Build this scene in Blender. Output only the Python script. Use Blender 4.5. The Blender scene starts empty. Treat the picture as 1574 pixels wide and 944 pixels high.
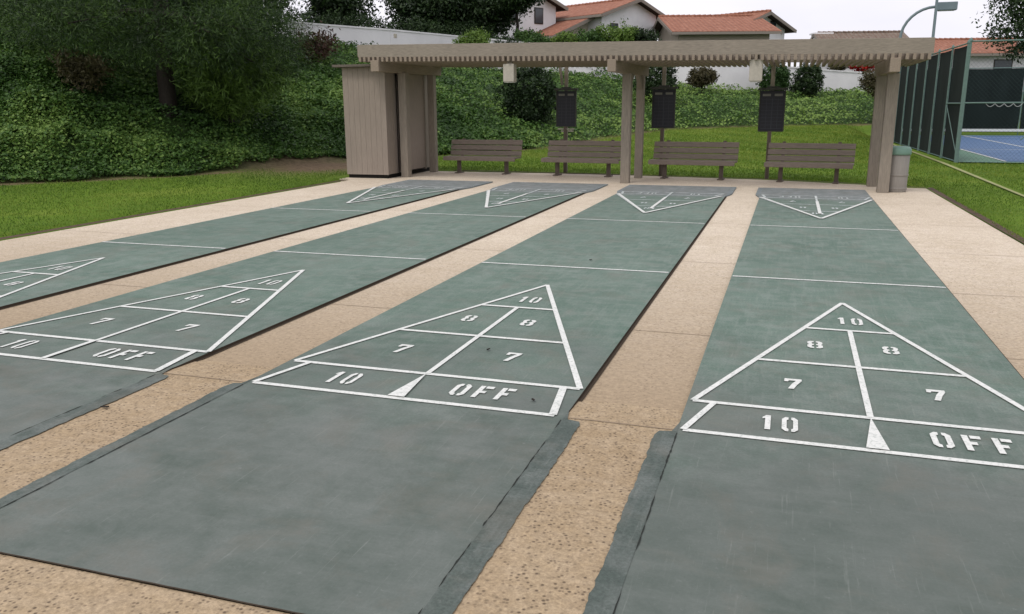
import bpy, bmesh, math, random
import numpy as np
from mathutils import Vector, Matrix

# ---------------------------------------------------------------- camera, sky, sun, exposure
scene = bpy.context.scene
COL = scene.collection
PITCH, YAW, ROLL = 0.23760, -0.31821, -0.00673
CAM = Vector((-0.503, -4.067, 1.6235))
def camera_rotation():
    cy, sy, cp, sp = math.cos(YAW), math.sin(YAW), math.cos(PITCH), math.sin(PITCH)
    f = Vector((sy * cp, cy * cp, -sp)); r = Vector((cy, -sy, 0)); u = r.cross(f)
    cr, sr = math.cos(ROLL), math.sin(ROLL)
    r2 = cr * r + sr * u; u2 = -sr * r + cr * u
    return Matrix((r2, u2, -f)).transposed()
cam_data = bpy.data.cameras.new('camera')
cam = bpy.data.objects.new('camera', cam_data); COL.objects.link(cam)
cam.matrix_world = Matrix.Translation(CAM) @ camera_rotation().to_4x4()
cam_data.sensor_width = 36.0
cam_data.lens = 36.0 * 1279.25 / 1574.0
cam_data.clip_start = 0.05; cam_data.clip_end = 3000
scene.camera = cam

SUN_EL, SUN_AZ = math.radians(58), math.radians(205)      # azimuth clockwise from +Y
world = bpy.data.worlds.new('World'); scene.world = world
world.use_nodes = True
wn, wl = world.node_tree.nodes, world.node_tree.links
wn.clear()
sky = wn.new('ShaderNodeTexSky'); sky.sky_type = 'NISHITA'; sky.sun_disc = False
sky.sun_elevation = SUN_EL; sky.sun_rotation = SUN_AZ; sky.dust_density = 4.0; sky.air_density = 1.0; sky.altitude = 50
hsv = wn.new('ShaderNodeHueSaturation'); hsv.inputs['Saturation'].default_value = 0.25
cov = wn.new('ShaderNodeMix'); cov.data_type = 'RGBA'; cov.inputs[0].default_value = 0.82
cov.inputs[7].default_value = (8.9, 8.6, 9.3, 1)          # the cloud cover, in the sky texture's own units
tc = wn.new('ShaderNodeTexCoord'); mp = wn.new('ShaderNodeMapping'); mp.inputs['Scale'].default_value = (1.5, 1.5, 5)
nz = wn.new('ShaderNodeTexNoise'); nz.inputs['Scale'].default_value = 1.6; nz.inputs['Detail'].default_value = 5
ramp = wn.new('ShaderNodeValToRGB')
ramp.color_ramp.elements[0].position = 0.3; ramp.color_ramp.elements[0].color = (7.6, 7.5, 8.4, 1)
ramp.color_ramp.elements[1].position = 0.7; ramp.color_ramp.elements[1].color = (9.4, 9.1, 9.5, 1)
bg = wn.new('ShaderNodeBackground'); bg.inputs['Strength'].default_value = 0.115
wo = wn.new('ShaderNodeOutputWorld')
wl.new(tc.outputs['Generated'], mp.inputs[0]); wl.new(mp.outputs[0], nz.inputs['Vector']); wl.new(nz.outputs[0], ramp.inputs[0])
wl.new(sky.outputs[0], hsv.inputs['Color']); wl.new(hsv.outputs[0], cov.inputs[6]); wl.new(ramp.outputs[0], cov.inputs[7])
wl.new(cov.outputs[2], bg.inputs['Color']); wl.new(bg.outputs[0], wo.inputs[0])

sun_data = bpy.data.lights.new('sun', 'SUN'); sun_data.energy = 1.1; sun_data.angle = math.radians(14); sun_data.color = (1.0, 0.95, 0.88)
sun = bpy.data.objects.new('sun', sun_data); COL.objects.link(sun)
sd_ = Vector((math.sin(SUN_AZ) * math.cos(SUN_EL), math.cos(SUN_AZ) * math.cos(SUN_EL), math.sin(SUN_EL)))
sun.rotation_euler = sd_.to_track_quat('Z', 'Y').to_euler(); sun.location = (0, 0, 30)

vs = scene.view_settings
vs.view_transform = 'Standard'; vs.look = 'None'; vs.gamma = 1.0; vs.use_curve_mapping = False; vs.exposure = 0.22
scene.cycles.max_bounces = 6; scene.cycles.diffuse_bounces = 3; scene.cycles.transparent_max_bounces = 12

rnd = random.Random(7)
rng = np.random.default_rng(11)

# ---------------------------------------------------------------- tagging and linking
def tag(o, label=None, cat=None, group=None, kind=None):
    if label: o['label'] = label
    if cat: o['category'] = cat
    if group: o['group'] = group
    if kind: o['kind'] = kind
    return o
def empty(name, loc, rz=0.0):
    o = bpy.data.objects.new(name, None); COL.objects.link(o)
    o.location = loc; o.rotation_euler = (0, 0, rz); o.empty_display_size = 0.2
    return o
def copy_tree(o, parent=None):
    c = o.copy(); COL.objects.link(c); c.parent = parent
    for ch in list(o.children): copy_tree(ch, c)
    return c

# ---------------------------------------------------------------- mesh building
class MB:
    """collects boxes, tubes and polygons, then links them as one mesh object"""
    def __init__(s): s.v = []; s.f = []; s.sm = []
    def add(s, vs_, fs, smooth=False):
        b = len(s.v); s.v += [tuple(v) for v in vs_]
        for f in fs: s.f.append(tuple(b + i for i in f)); s.sm.append(smooth)
        return s
    def box(s, c, d, rot=None):
        hx, hy, hz = d[0] / 2, d[1] / 2, d[2] / 2
        P = [Vector((x, y, z)) for z in (-hz, hz) for y in (-hy, hy) for x in (-hx, hx)]
        if rot is not None: P = [rot @ p for p in P]
        c = Vector(c)
        return s.add([p + c for p in P], [(0, 2, 3, 1), (4, 5, 7, 6), (0, 1, 5, 4), (1, 3, 7, 5), (3, 2, 6, 7), (2, 0, 4, 6)])
    def bar(s, a, b, w, h, up=Vector((0, 0, 1))):
        a, b = Vector(a), Vector(b); d = b - a; L = d.length
        x = d.normalized(); y = up.cross(x)
        if y.length < 1e-4: y = Vector((0, 1, 0)).cross(x)
        y.normalize(); z = x.cross(y)
        return s.box((a + b) / 2, (L, w, h), Matrix((x, y, z)).transposed())
    def tube(s, pts, r, n=10, cap=True):
        pts = [Vector(p) for p in pts]
        rr = r if isinstance(r, (list, tuple)) else [r] * len(pts)
        V = []; ref = None
        for i, p in enumerate(pts):
            t = (pts[min(i + 1, len(pts) - 1)] - pts[max(i - 1, 0)]).normalized()
            if ref is None: ref = Vector((0, 0, 1)) if abs(t.z) < .9 else Vector((1, 0, 0))
            a = (ref - t * ref.dot(t)).normalized(); b = t.cross(a); ref = a
            for k in range(n):
                q = 2 * math.pi * k / n
                V.append(p + (a * math.cos(q) + b * math.sin(q)) * rr[i])
        F = [(i * n + k, i * n + (k + 1) % n, (i + 1) * n + (k + 1) % n, (i + 1) * n + k) for i in range(len(pts) - 1) for k in range(n)]
        s.add(V, F, True)
        if cap:
            s.add([V[k] for k in range(n)], [tuple(range(n))[::-1]]); s.add(V[-n:], [tuple(range(n))])
        return s
    def lathe(s, c, prof, n=28):
        c = Vector(c)
        V = [c + Vector((r * math.cos(2 * math.pi * k / n), r * math.sin(2 * math.pi * k / n), z)) for r, z in prof for k in range(n)]
        F = [(i * n + k, i * n + (k + 1) % n, (i + 1) * n + (k + 1) % n, (i + 1) * n + k) for i in range(len(prof) - 1) for k in range(n)]
        return s.add(V, F, True)
    def poly(s, pts, z=0.0):
        return s.add([(p[0], p[1], z if len(p) < 3 else p[2]) for p in pts], [tuple(range(len(pts)))])
    def prism(s, pts, z0, z1):
        """a flat outline (counter-clockwise) given a thickness"""
        n = len(pts)
        s.add([(p[0], p[1], z0) for p in pts] + [(p[0], p[1], z1) for p in pts],
              [tuple(range(n))[::-1], tuple(range(n, 2 * n))] + [(i, (i + 1) % n, n + (i + 1) % n, n + i) for i in range(n)])
        return s
    def build(s, name, m, parent=None, bevel=0.0, loc=None):
        me = bpy.data.meshes.new(name)
        V = s.v
        if loc is not None: V = [(v[0] - loc[0], v[1] - loc[1], v[2] - loc[2]) for v in V]
        me.from_pydata(V, [], s.f)
        me.polygons.foreach_set('use_smooth', s.sm); me.update()
        o = bpy.data.objects.new(name, me); COL.objects.link(o)
        if m: me.materials.append(m)
        if parent: o.parent = parent
        if loc is not None: o.location = loc
        if bevel > 0:
            b = o.modifiers.new('bevel', 'BEVEL'); b.width = bevel; b.segments = 2; b.limit_method = 'ANGLE'
        return o

# ---------------------------------------------------------------- materials
def mat(name, col, rough=0.8, spec=0.3, metal=0.0):
    m = bpy.data.materials.new(name); m.use_nodes = True
    b = m.node_tree.nodes['Principled BSDF']
    b.inputs['Base Color'].default_value = (*col, 1); b.inputs['Roughness'].default_value = rough
    b.inputs['Specular IOR Level'].default_value = spec; b.inputs['Metallic'].default_value = metal
    return m
def N(m, t, **kw):
    n = m.node_tree.nodes.new(t)
    for k, v in kw.items():
        if hasattr(n, k): setattr(n, k, v)
        else: n.inputs[k].default_value = v
    return n
def L(m, a, b): m.node_tree.links.new(a, b)
def coords(m, scale=(1, 1, 1), obj=False):
    if obj:
        t = N(m, 'ShaderNodeTexCoord').outputs['Object']
    else:
        t = N(m, 'ShaderNodeNewGeometry').outputs['Position']
    mpn = N(m, 'ShaderNodeMapping'); mpn.inputs['Scale'].default_value = scale
    L(m, t, mpn.inputs[0]); return mpn.outputs[0]
def noise(m, vec, scale, detail=4, rough=0.55, dist=0.0):
    n = N(m, 'ShaderNodeTexNoise', Scale=scale, Detail=detail, Roughness=rough, Distortion=dist)
    L(m, vec, n.inputs['Vector']); return n.outputs['Fac']
def ramp_(m, fac, stops):
    r = N(m, 'ShaderNodeValToRGB'); e = r.color_ramp.elements
    while len(e) < len(stops): e.new(0.5)
    for el, (p, c) in zip(e, stops):
        el.position = p; el.color = (*c, 1) if len(c) == 3 else c
    L(m, fac, r.inputs[0]); return r.outputs[0]
def mixc(m, fac, a, b, mode='MIX'):
    n = N(m, 'ShaderNodeMix', data_type='RGBA', blend_type=mode)
    for sock, val in ((0, fac), (6, a), (7, b)):
        if isinstance(val, (int, float)): n.inputs[sock].default_value = val
        elif isinstance(val, tuple): n.inputs[sock].default_value = (*val, 1)
        else: L(m, val, n.inputs[sock])
    return n.outputs[2]
def setc(m, c): L(m, c, m.node_tree.nodes['Principled BSDF'].inputs['Base Color'])
def bump(m, h, strength=0.3, dist=0.01):
    b = N(m, 'ShaderNodeBump', Strength=strength, Distance=dist)
    L(m, h, b.inputs['Height']); L(m, b.outputs[0], m.node_tree.nodes['Principled BSDF'].inputs['Normal'])
def grey(v): return (v, v, v)

def court_paint(name, a, b, c, worn=0.5, ends=None):
    m = mat(name, a, 0.78, 0.25)
    v = coords(m)
    n1 = noise(m, v, 0.9, 6, 0.6, 0.4); n2 = noise(m, v, 5.0, 5, 0.65, 0.2)
    vs_ = coords(m, (14, 1.2, 1)); n3 = noise(m, vs_, 1.6, 4, 0.6)
    n4 = noise(m, v, 70, 4, 0.75)
    vl = coords(m, (1, 1, 1)); n5 = noise(m, vl, 0.35, 3, 0.5)
    base = ramp_(m, n1, [(0.36, a), (0.64, b)])
    base = mixc(m, ramp_(m, n2, [(0.45, grey(0)), (0.68, grey(worn))]), base, c)
    base = mixc(m, ramp_(m, n3, [(0.5, grey(0)), (0.7, grey(0.5))]), base, c)
    n6 = noise(m, coords(m, (1.0, 9.0, 1)), 1.2, 5, 0.65)
    base = mixc(m, ramp_(m, n6, [(0.48, grey(0)), (0.72, grey(0.45))]), base, c)
    base = mixc(m, ramp_(m, n5, [(0.35, grey(0.0)), (0.7, grey(0.35))]), base, tuple(x * 0.78 for x in a))
    base = mixc(m, 0.35, base, ramp_(m, n4, [(0.35, grey(0.22)), (0.65, grey(0.78))]), 'OVERLAY')
    if ends:
        # paint worn grey at the two standing ends, fading into the green with a ragged edge
        sp = N(m, 'ShaderNodeSeparateXYZ'); L(m, v, sp.inputs[0])
        nn = noise(m, coords(m, (1.0, 1.0, 1)), 1.3, 6, 0.65, 0.3)
        def madd(x, a_, b_):
            q = N(m, 'ShaderNodeMath', operation='MULTIPLY_ADD'); L(m, x, q.inputs[0]); q.inputs[1].default_value = a_; q.inputs[2].default_value = b_; return q.outputs[0]
        def add(x, y_):
            q = N(m, 'ShaderNodeMath', operation='ADD'); L(m, x, q.inputs[0]); L(m, y_, q.inputs[1]); return q.outputs[0]
        near = ramp_(m, add(madd(sp.outputs[1], -0.20, 0.40), madd(nn, 0.8, -0.4)), [(0.0, grey(0)), (0.50, grey(1))])
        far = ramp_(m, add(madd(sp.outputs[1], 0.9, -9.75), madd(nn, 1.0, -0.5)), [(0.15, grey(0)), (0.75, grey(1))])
        worn_c = mixc(m, ramp_(m, n2, [(0.35, grey(0)), (0.75, grey(0.6))]), ramp_(m, n1, [(0.36, ends[0]), (0.62, ends[1])]), ends[2])
        worn_c = mixc(m, 0.35, worn_c, ramp_(m, n4, [(0.3, grey(0.35)), (0.7, grey(0.65))]), 'OVERLAY')
        worn_c = mixc(m, ramp_(m, n5, [(0.35, grey(0.0)), (0.7, grey(0.5))]), worn_c, tuple(q_ * .78 for q_ in ends[0]))
        worn_c = mixc(m, ramp_(m, n6, [(0.5, grey(0)), (0.75, grey(0.2))]), worn_c, ends[2])
        base = mixc(m, near, base, worn_c)
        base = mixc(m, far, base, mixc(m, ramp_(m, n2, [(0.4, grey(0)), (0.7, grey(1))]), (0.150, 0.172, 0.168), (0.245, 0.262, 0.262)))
    # brownish bloom, fine scuffs running with the discs, hairline scratches
    base = mixc(m, ramp_(m, noise(m, v, 2.2, 7, 0.7, 0.6), [(0.50, grey(0)), (0.72, grey(0.45))]), base, (0.150, 0.140, 0.115))
    base = mixc(m, ramp_(m, noise(m, coords(m, (55, 2.2, 1)), 1.0, 4, 0.7), [(0.60, grey(0)), (0.78, grey(0.5))]), base, (0.24, 0.26, 0.235))
    base = mixc(m, ramp_(m, noise(m, v, 24, 5, 0.8), [(0.60, grey(0)), (0.80, grey(0.55))]), base, (0.25, 0.265, 0.25))
    base = mixc(m, ramp_(m, noise(m, v, 19, 5, 0.8, 1.0), [(0.22, grey(0.6)), (0.38, grey(0))]), base, (0.055, 0.065, 0.055))
    vo = N(m, 'ShaderNodeTexVoronoi', Scale=2.3); L(m, v, vo.inputs['Vector'])
    spot = ramp_(m, vo.outputs['Distance'], [(0.018, grey(0.5)), (0.045, grey(0))])
    base = mixc(m, spot, base, (0.05, 0.055, 0.05))
    setc(m, base); bump(m, n4, 0.25, 0.004)
    return m
M = {}
M['court'] = court_paint('court_paint', (0.090, 0.142, 0.112), (0.134, 0.190, 0.156), (0.195, 0.235, 0.208), 0.75, ((0.080, 0.103, 0.088), (0.128, 0.148, 0.134), (0.190, 0.206, 0.192)))
M['court_worn'] = court_paint('court_paint_worn', (0.120, 0.145, 0.137), (0.140, 0.158, 0.152), (0.20, 0.215, 0.21), 0.5)
M['court_far'] = court_paint('court_paint_far_end', (0.15, 0.185, 0.19), (0.18, 0.21, 0.215), (0.24, 0.26, 0.27), 0.6)
M['border'] = court_paint('border_paint', (0.062, 0.082, 0.072), (0.088, 0.108, 0.096), (0.15, 0.168, 0.156), 0.8)
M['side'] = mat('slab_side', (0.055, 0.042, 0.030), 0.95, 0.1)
M['lamp_paint'] = mat('grey_green_lamp_paint', (0.17, 0.22, 0.23), 0.6, 0.4)
M['crack'] = mat('crack', (0.03, 0.033, 0.03), 0.95, 0.1)

def line_paint(name, dens):
    m = mat(name, (0.8, 0.8, 0.78), 0.7, 0.3)
    v = coords(m); n1 = noise(m, v, 9, 6, 0.7); n2 = noise(m, v, 60, 3, 0.6)
    c = mixc(m, ramp_(m, n1, [(0.42, grey(0)), (0.72, grey(dens))]), (0.67, 0.68, 0.65), (0.38, 0.42, 0.39))
    c = mixc(m, ramp_(m, n2, [(0.50, grey(0)), (0.70, grey(min(1, dens * 1.7)))]), c, (0.26, 0.30, 0.27))
    setc(m, c); return m
M['line'] = line_paint('line_paint', 0.35)
M['line_pale'] = line_paint('worn_line_paint', 0.75)
for e in ():
    pass
M['line_faint'] = mat('faint_line_paint', (0.42, 0.46, 0.44), 0.8, 0.2)
v = coords(M['line_faint']); setc(M['line_faint'], ramp_(M['line_faint'], noise(M['line_faint'], v, 14, 5, 0.7), [(0.35, (0.26, 0.31, 0.30)), (0.62, (0.62, 0.65, 0.64))]))

def concrete(name, a, b, speck, dens, patch, sc=1.0, rough_end=None):
    m = mat(name, a, 0.88, 0.2)
    v = coords(m); n1 = noise(m, v, 1.1, 6, 0.6, 0.5); n2 = noise(m, v, 9, 5, 0.65); n3 = noise(m, v, 95, 3, 0.6)
    c = ramp_(m, n1, [(0.3, a), (0.7, b)])
    c = mixc(m, ramp_(m, n2, [(0.4, grey(0)), (0.75, grey(0.5))]), c, patch)
    vs_ = coords(m, (1.0, 9.0, 1)); c = mixc(m, ramp_(m, noise(m, vs_, 1.3, 4, 0.6), [(0.5, grey(0)), (0.75, grey(0.4))]), c, patch)
    c = mixc(m, 0.45, c, ramp_(m, n3, [(0.3, grey(0.3)), (0.7, grey(0.7))]), 'OVERLAY')
    if rough_end:
        # the strips start as exposed aggregate and turn smoother further on
        sp = N(m, 'ShaderNodeSeparateXYZ'); L(m, v, sp.inputs[0])
        q = N(m, 'ShaderNodeMath', operation='MULTIPLY_ADD'); L(m, n1, q.inputs[0]); q.inputs[1].default_value = 0.5; q.inputs[2].default_value = 0.0
        q2 = N(m, 'ShaderNodeMath', operation='MULTIPLY_ADD'); L(m, sp.outputs[1], q2.inputs[0]); q2.inputs[1].default_value = -0.2; L(m, q.outputs[0], q2.inputs[2])
        k_ = ramp_(m, q2.outputs[0], [(0.0, grey(0)), (0.22, grey(1))])
        q3 = N(m, 'ShaderNodeMath', operation='MULTIPLY_ADD'); L(m, sp.outputs[1], q3.inputs[0]); q3.inputs[1].default_value = -0.18; q3.inputs[2].default_value = 1.05
        c = mixc(m, ramp_(m, q3.outputs[0], [(0.0, grey(0)), (1.0, grey(1))]), c, rough_end)
    if dens > 0:
        c = mixc(m, 0.5, c, ramp_(m, noise(m, v, 34, 4, 0.75), [(0.35, grey(0.32)), (0.65, grey(0.66))]), 'OVERLAY')
        vo = N(m, 'ShaderNodeTexVoronoi', Scale=48.0 * sc, Randomness=1.0); L(m, v, vo.inputs['Vector'])
        ro = N(m, 'ShaderNodeTexVoronoi', Scale=48.0 * sc, Randomness=1.0); L(m, v, ro.inputs['Vector'])
        pick = ramp_(m, ro.outputs['Color'], [(1 - dens - 0.02, grey(0)), (1 - dens, grey(1))])
        clus = ramp_(m, noise(m, v, 5.5, 4, 0.6), [(0.36, grey(0.25)), (0.55, grey(1))])
        dot = ramp_(m, vo.outputs['Distance'], [(0.16, grey(1)), (0.42, grey(0))])
        f = mixc(m, 1.0, mixc(m, 1.0, pick, dot, 'MULTIPLY'), clus, 'MULTIPLY')
        c = mixc(m, f, c, speck)
        bump(m, n3, 0.5, 0.006)
    else: bump(m, n3, 0.25, 0.004)
    setc(m, c); return m
M['tan'] = concrete('smooth_tan_concrete', (0.49, 0.412, 0.308), (0.575, 0.498, 0.388), (0.2, 0.15, 0.1), 0.28, (0.67, 0.59, 0.50), rough_end=(0.325, 0.25, 0.165))
M['tan_rough'] = concrete('exposed_aggregate_concrete', (0.300, 0.222, 0.135), (0.360, 0.276, 0.176), (0.115, 0.085, 0.058), 0.6, (0.42, 0.335, 0.235))
M['joint'] = mat('joint', (0.27, 0.21, 0.15), 0.95, 0.1)

def wood(name, col, grain=(1, 1, 14), amt=0.22):
    m = mat(name, col, 0.75, 0.25)
    v = coords(m, grain, True); n1 = noise(m, v, 6, 5, 0.6); n2 = noise(m, coords(m, obj=True), 1.3, 4, 0.6)
    dk = tuple(x * (1 - amt) for x in col); lt = tuple(min(1, x * (1 + amt)) for x in col)
    c = ramp_(m, n1, [(0.3, dk), (0.7, lt)])
    c = mixc(m, ramp_(m, n2, [(0.35, grey(0.0)), (0.75, grey(0.35))]), c, tuple(x * 0.7 for x in col))
    setc(m, c); bump(m, n1, 0.3, 0.004); return m
M['taupe'] = wood('taupe_painted_wood', (0.258, 0.224, 0.182), (14, 14, 1.0))
M['taupe_x'] = wood('taupe_painted_boards', (0.258, 0.224, 0.182), (1.0, 14, 14))
M['taupe_y'] = wood('taupe_painted_rafters', (0.27, 0.22, 0.17), (14, 1.0, 14))
M['bench_wood'] = wood('bench_slats', (0.225, 0.186, 0.155), (1.0, 12, 12))
M['bench_leg'] = wood('bench_leg', (0.12, 0.095, 0.075), (10, 10, 1.0))
M['shed_wall'] = wood('shed_siding', (0.275, 0.231, 0.192), (18, 18, 0.8), 0.14)
M['shed_roof'] = wood('shed_roofing', (0.13, 0.11, 0.09), (3, 3, 3))
M['dark'] = mat('dark_recess', (0.015, 0.014, 0.012), 0.9, 0.1)
M['fixture'] = wood('fixture_housing', (0.42, 0.39, 0.33), (3, 3, 3), 0.1)
M['lens'] = mat('frosted_lens', (0.55, 0.54, 0.5), 0.4, 0.4)
M['board'] = mat('scoreboard_face', (0.016, 0.017, 0.024), 0.55, 0.4)
M['board_frame'] = wood('scoreboard_frame', (0.05, 0.052, 0.045), (4, 4, 4))
M['board_line'] = mat('scoreboard_lines', (0.045, 0.05, 0.062), 0.6, 0.3)
M['board_text'] = mat('scoreboard_header', (0.17, 0.17, 0.15), 0.6, 0.3)
M['steel'] = mat('grey_metal', (0.14, 0.14, 0.135), 0.5, 0.5, 0.3)
M['bin'] = wood('bin_wall', (0.27, 0.25, 0.225), (10, 10, 1), 0.1)
M['bin_lid'] = mat('bin_lid', (0.16, 0.27, 0.215), 0.6, 0.4)
M['fence_post'] = wood('green_fence_paint', (0.135, 0.205, 0.185), (5, 5, 2), 0.15)
M['wire'] = mat('green_wire', (0.03, 0.06, 0.05), 0.6, 0.4)
M['white_tape'] = mat('white_tape', (0.62, 0.64, 0.66), 0.6, 0.3)
def windscreen():
    m = mat('windscreen_fabric', (0.012, 0.026, 0.022), 0.85, 0.2)
    v = coords(m); c = ramp_(m, noise(m, coords(m, (1, 1, .35)), 1.7, 5, 0.6), [(0.3, (0.004, 0.008, 0.0075)), (0.7, (0.010, 0.017, 0.016))])
    setc(m, c); return m
M['screen'] = windscreen()
def stucco(name, col):
    m = mat(name, col, 0.9, 0.2); v = coords(m)
    c = ramp_(m, noise(m, v, 0.8, 5, 0.6), [(0.3, tuple(x * 0.88 for x in col)), (0.7, col)])
    setc(m, c); bump(m, noise(m, v, 30, 3), 0.3, 0.02); return m
M['stucco'] = stucco('white_stucco', (0.80, 0.79, 0.80))
M['stucco_beige'] = stucco('beige_stucco', (0.45, 0.40, 0.33))
M['dark_trim'] = mat('dark_brown_trim', (0.05, 0.035, 0.028), 0.8, 0.2)
M['trim'] = mat('grey_fascia', (0.24, 0.21, 0.18), 0.8, 0.2)
M['glass'] = mat('window_glass', (0.05, 0.06, 0.07), 0.15, 0.5)
def tiles(name='terracotta_tiles', k=(1, 1, 1)):
    m = mat(name, (0.42, 0.16, 0.09), 0.85, 0.2); K_ = lambda *c_: tuple(a_ * b_ for a_, b_ in zip(c_, k))
    v = coords(m, obj=True)
    c = ramp_(m, noise(m, v, 3.0, 5, 0.7), [(0.28, K_(0.17, 0.075, 0.05)), (0.5, K_(0.29, 0.125, 0.08)), (0.72, K_(0.39, 0.20, 0.14))])
    w = N(m, 'ShaderNodeTexWave', wave_type='BANDS', bands_direction='X', Scale=0.9, Distortion=0.6); L(m, v, w.inputs['Vector'])
    c = mixc(m, ramp_(m, w.outputs['Fac'], [(0.0, grey(0.35)), (0.35, grey(0))]), c, (0.14, 0.055, 0.035))
    setc(m, c); bump(m, w.outputs['Fac'], 0.6, 0.08); return m
M['tiles'] = tiles(); M['brown_tiles'] = tiles('weathered_brown_tiles', (.62, 1.1, 1.35))
M['bark'] = wood('bark', (0.024, 0.019, 0.015), (9, 9, 1.5), 0.45)
def acrylic(name, a, b):
    m = mat(name, a, 0.7, 0.3); v = coords(m, (0.6, 2.2, 1))
    setc(m, ramp_(m, noise(m, v, 0.7, 5, 0.6), [(0.35, a), (0.65, b)])); return m
M['blue'] = acrylic('blue_acrylic', (0.055, 0.115, 0.225), (0.095, 0.165, 0.295))
M['green_acrylic'] = acrylic('green_acrylic', (0.09, 0.19, 0.13), (0.12, 0.23, 0.16))
M['dry'] = concrete('mow_strip', (0.22, 0.25, 0.09), (0.28, 0.29, 0.13), (0.1, 0.1, 0.05), 0.0, (0.34, 0.32, 0.18))
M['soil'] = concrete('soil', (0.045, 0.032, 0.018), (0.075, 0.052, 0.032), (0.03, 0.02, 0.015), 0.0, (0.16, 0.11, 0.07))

def leaf_mat(name, dark, mid, light, trans=0.25, rough=0.55):
    """leaf colour runs over a per-face 'tint' value, different for every leaf"""
    m = bpy.data.materials.new(name); m.use_nodes = True
    nt = m.node_tree; b = nt.nodes['Principled BSDF']; out = nt.nodes['Material Output']
    b.inputs['Roughness'].default_value = rough; b.inputs['Specular IOR Level'].default_value = 0.25
    a = N(m, 'ShaderNodeAttribute', attribute_name='tint', attribute_type='GEOMETRY')
    c = ramp_(m, a.outputs['Fac'], [(0.0, dark), (0.5, mid), (1.0, light)])
    L(m, c, b.inputs['Base Color'])
    t = N(m, 'ShaderNodeBsdfTranslucent'); L(m, c, t.inputs['Color'])
    mx = N(m, 'ShaderNodeMixShader', Fac=trans)
    L(m, b.outputs[0], mx.inputs[1]); L(m, t.outputs[0], mx.inputs[2]); L(m, mx.outputs[0], out.inputs['Surface'])
    return m
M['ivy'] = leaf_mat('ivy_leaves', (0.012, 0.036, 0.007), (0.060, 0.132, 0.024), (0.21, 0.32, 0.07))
M['grass'] = leaf_mat('grass_blades', (0.048, 0.102, 0.012), (0.108, 0.190, 0.020), (0.25, 0.30, 0.055), 0.3)
M['needle'] = leaf_mat('needles', (0.004, 0.011, 0.003), (0.016, 0.040, 0.008), (0.085, 0.155, 0.025), 0.15)
M['leaf_dark'] = leaf_mat('dark_leaves', (0.007, 0.016, 0.006), (0.018, 0.038, 0.012), (0.04, 0.075, 0.02), 0.15)
M['leaf_mid'] = leaf_mat('green_leaves', (0.02, 0.05, 0.012), (0.05, 0.11, 0.024), (0.10, 0.18, 0.04))
M['leaf_light'] = leaf_mat('bright_leaves', (0.05, 0.10, 0.018), (0.11, 0.19, 0.03), (0.19, 0.27, 0.06))
M['leaf_brown'] = leaf_mat('brownish_leaves', (0.03, 0.03, 0.012), (0.07, 0.062, 0.028), (0.12, 0.11, 0.05))
M['leaf_red'] = leaf_mat('reddish_leaves', (0.035, 0.018, 0.012), (0.085, 0.04, 0.028), (0.10, 0.12, 0.04))
M['bloom'] = leaf_mat('red_blooms', (0.20, 0.012, 0.012), (0.45, 0.02, 0.02), (0.55, 0.06, 0.04))
# foot of the ivy bank: x, y, crest height above the lawn, horizontal run up to the crest
BANK = [(-60., -6., 6.5, 17.), (-30., 3.5, 6.5, 17.), (-17.1, 10.1, 6.3, 17.), (-15., 12.6, 6.2, 17.5), (-13.8, 15.2, 6.0, 19.),
        (-13.0, 19.8, 5.9, 22.), (-10.8, 24.5, 5.6, 23.), (-9.6, 27.5, 5.6, 22.), (-8.6, 34., 4.7, 17.),
        (-6.6, 40.5, 3.2, 13.), (-2., 44., 2.5, 11.5), (4., 49., 2.2, 12.), (30., 66., 2.2, 12.), (120., 100., 2.2, 12.)]
def sstep(a, b, v):
    t = np.clip((v - a) / (b - a), 0., 1.)
    return t * t * (3 - 2 * t)
def bank_coords(x, y):
    x = np.asarray(x, float); y = np.asarray(y, float)
    best = np.full(x.shape, 1e9); sd = np.zeros(x.shape); H = np.zeros(x.shape); W = np.ones(x.shape)
    for a, b in zip(BANK[:-1], BANK[1:]):
        dx, dy = b[0] - a[0], b[1] - a[1]; L2 = dx * dx + dy * dy
        t = np.clip(((x - a[0]) * dx + (y - a[1]) * dy) / L2, 0, 1)
        qx, qy = x - (a[0] + t * dx), y - (a[1] + t * dy)
        d = np.hypot(qx, qy); side = np.sign(dx * qy - dy * qx)
        m = d < best
        best = np.where(m, d, best); sd = np.where(m, d * side, sd)
        H = np.where(m, a[2] + t * (b[2] - a[2]), H); W = np.where(m, a[3] + t * (b[3] - a[3]), W)
    return sd, H, W
def terrain(x, y):
    sd, H, W = bank_coords(x, y)
    x = np.asarray(x, float); y = np.asarray(y, float)
    lawn = 0.45 * sstep(26., 46., y) * (1 - sstep(2.2, 3.4, x) * (1 - sstep(45., 49., y))) - 0.02
    t = np.clip(sd / W, 0, 1.)
    prof = 0.16 * sstep(0, .35, t) + 0.84 * t ** 1.05 + .025 * np.sin(t * 3.14159) * np.sin(x * .9 + y * .5)
    prof = prof * sstep(0, 0.05, t)
    z = lawn + H * prof + 0.012 * np.clip(sd - W, 0, 60.)
    return z

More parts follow.
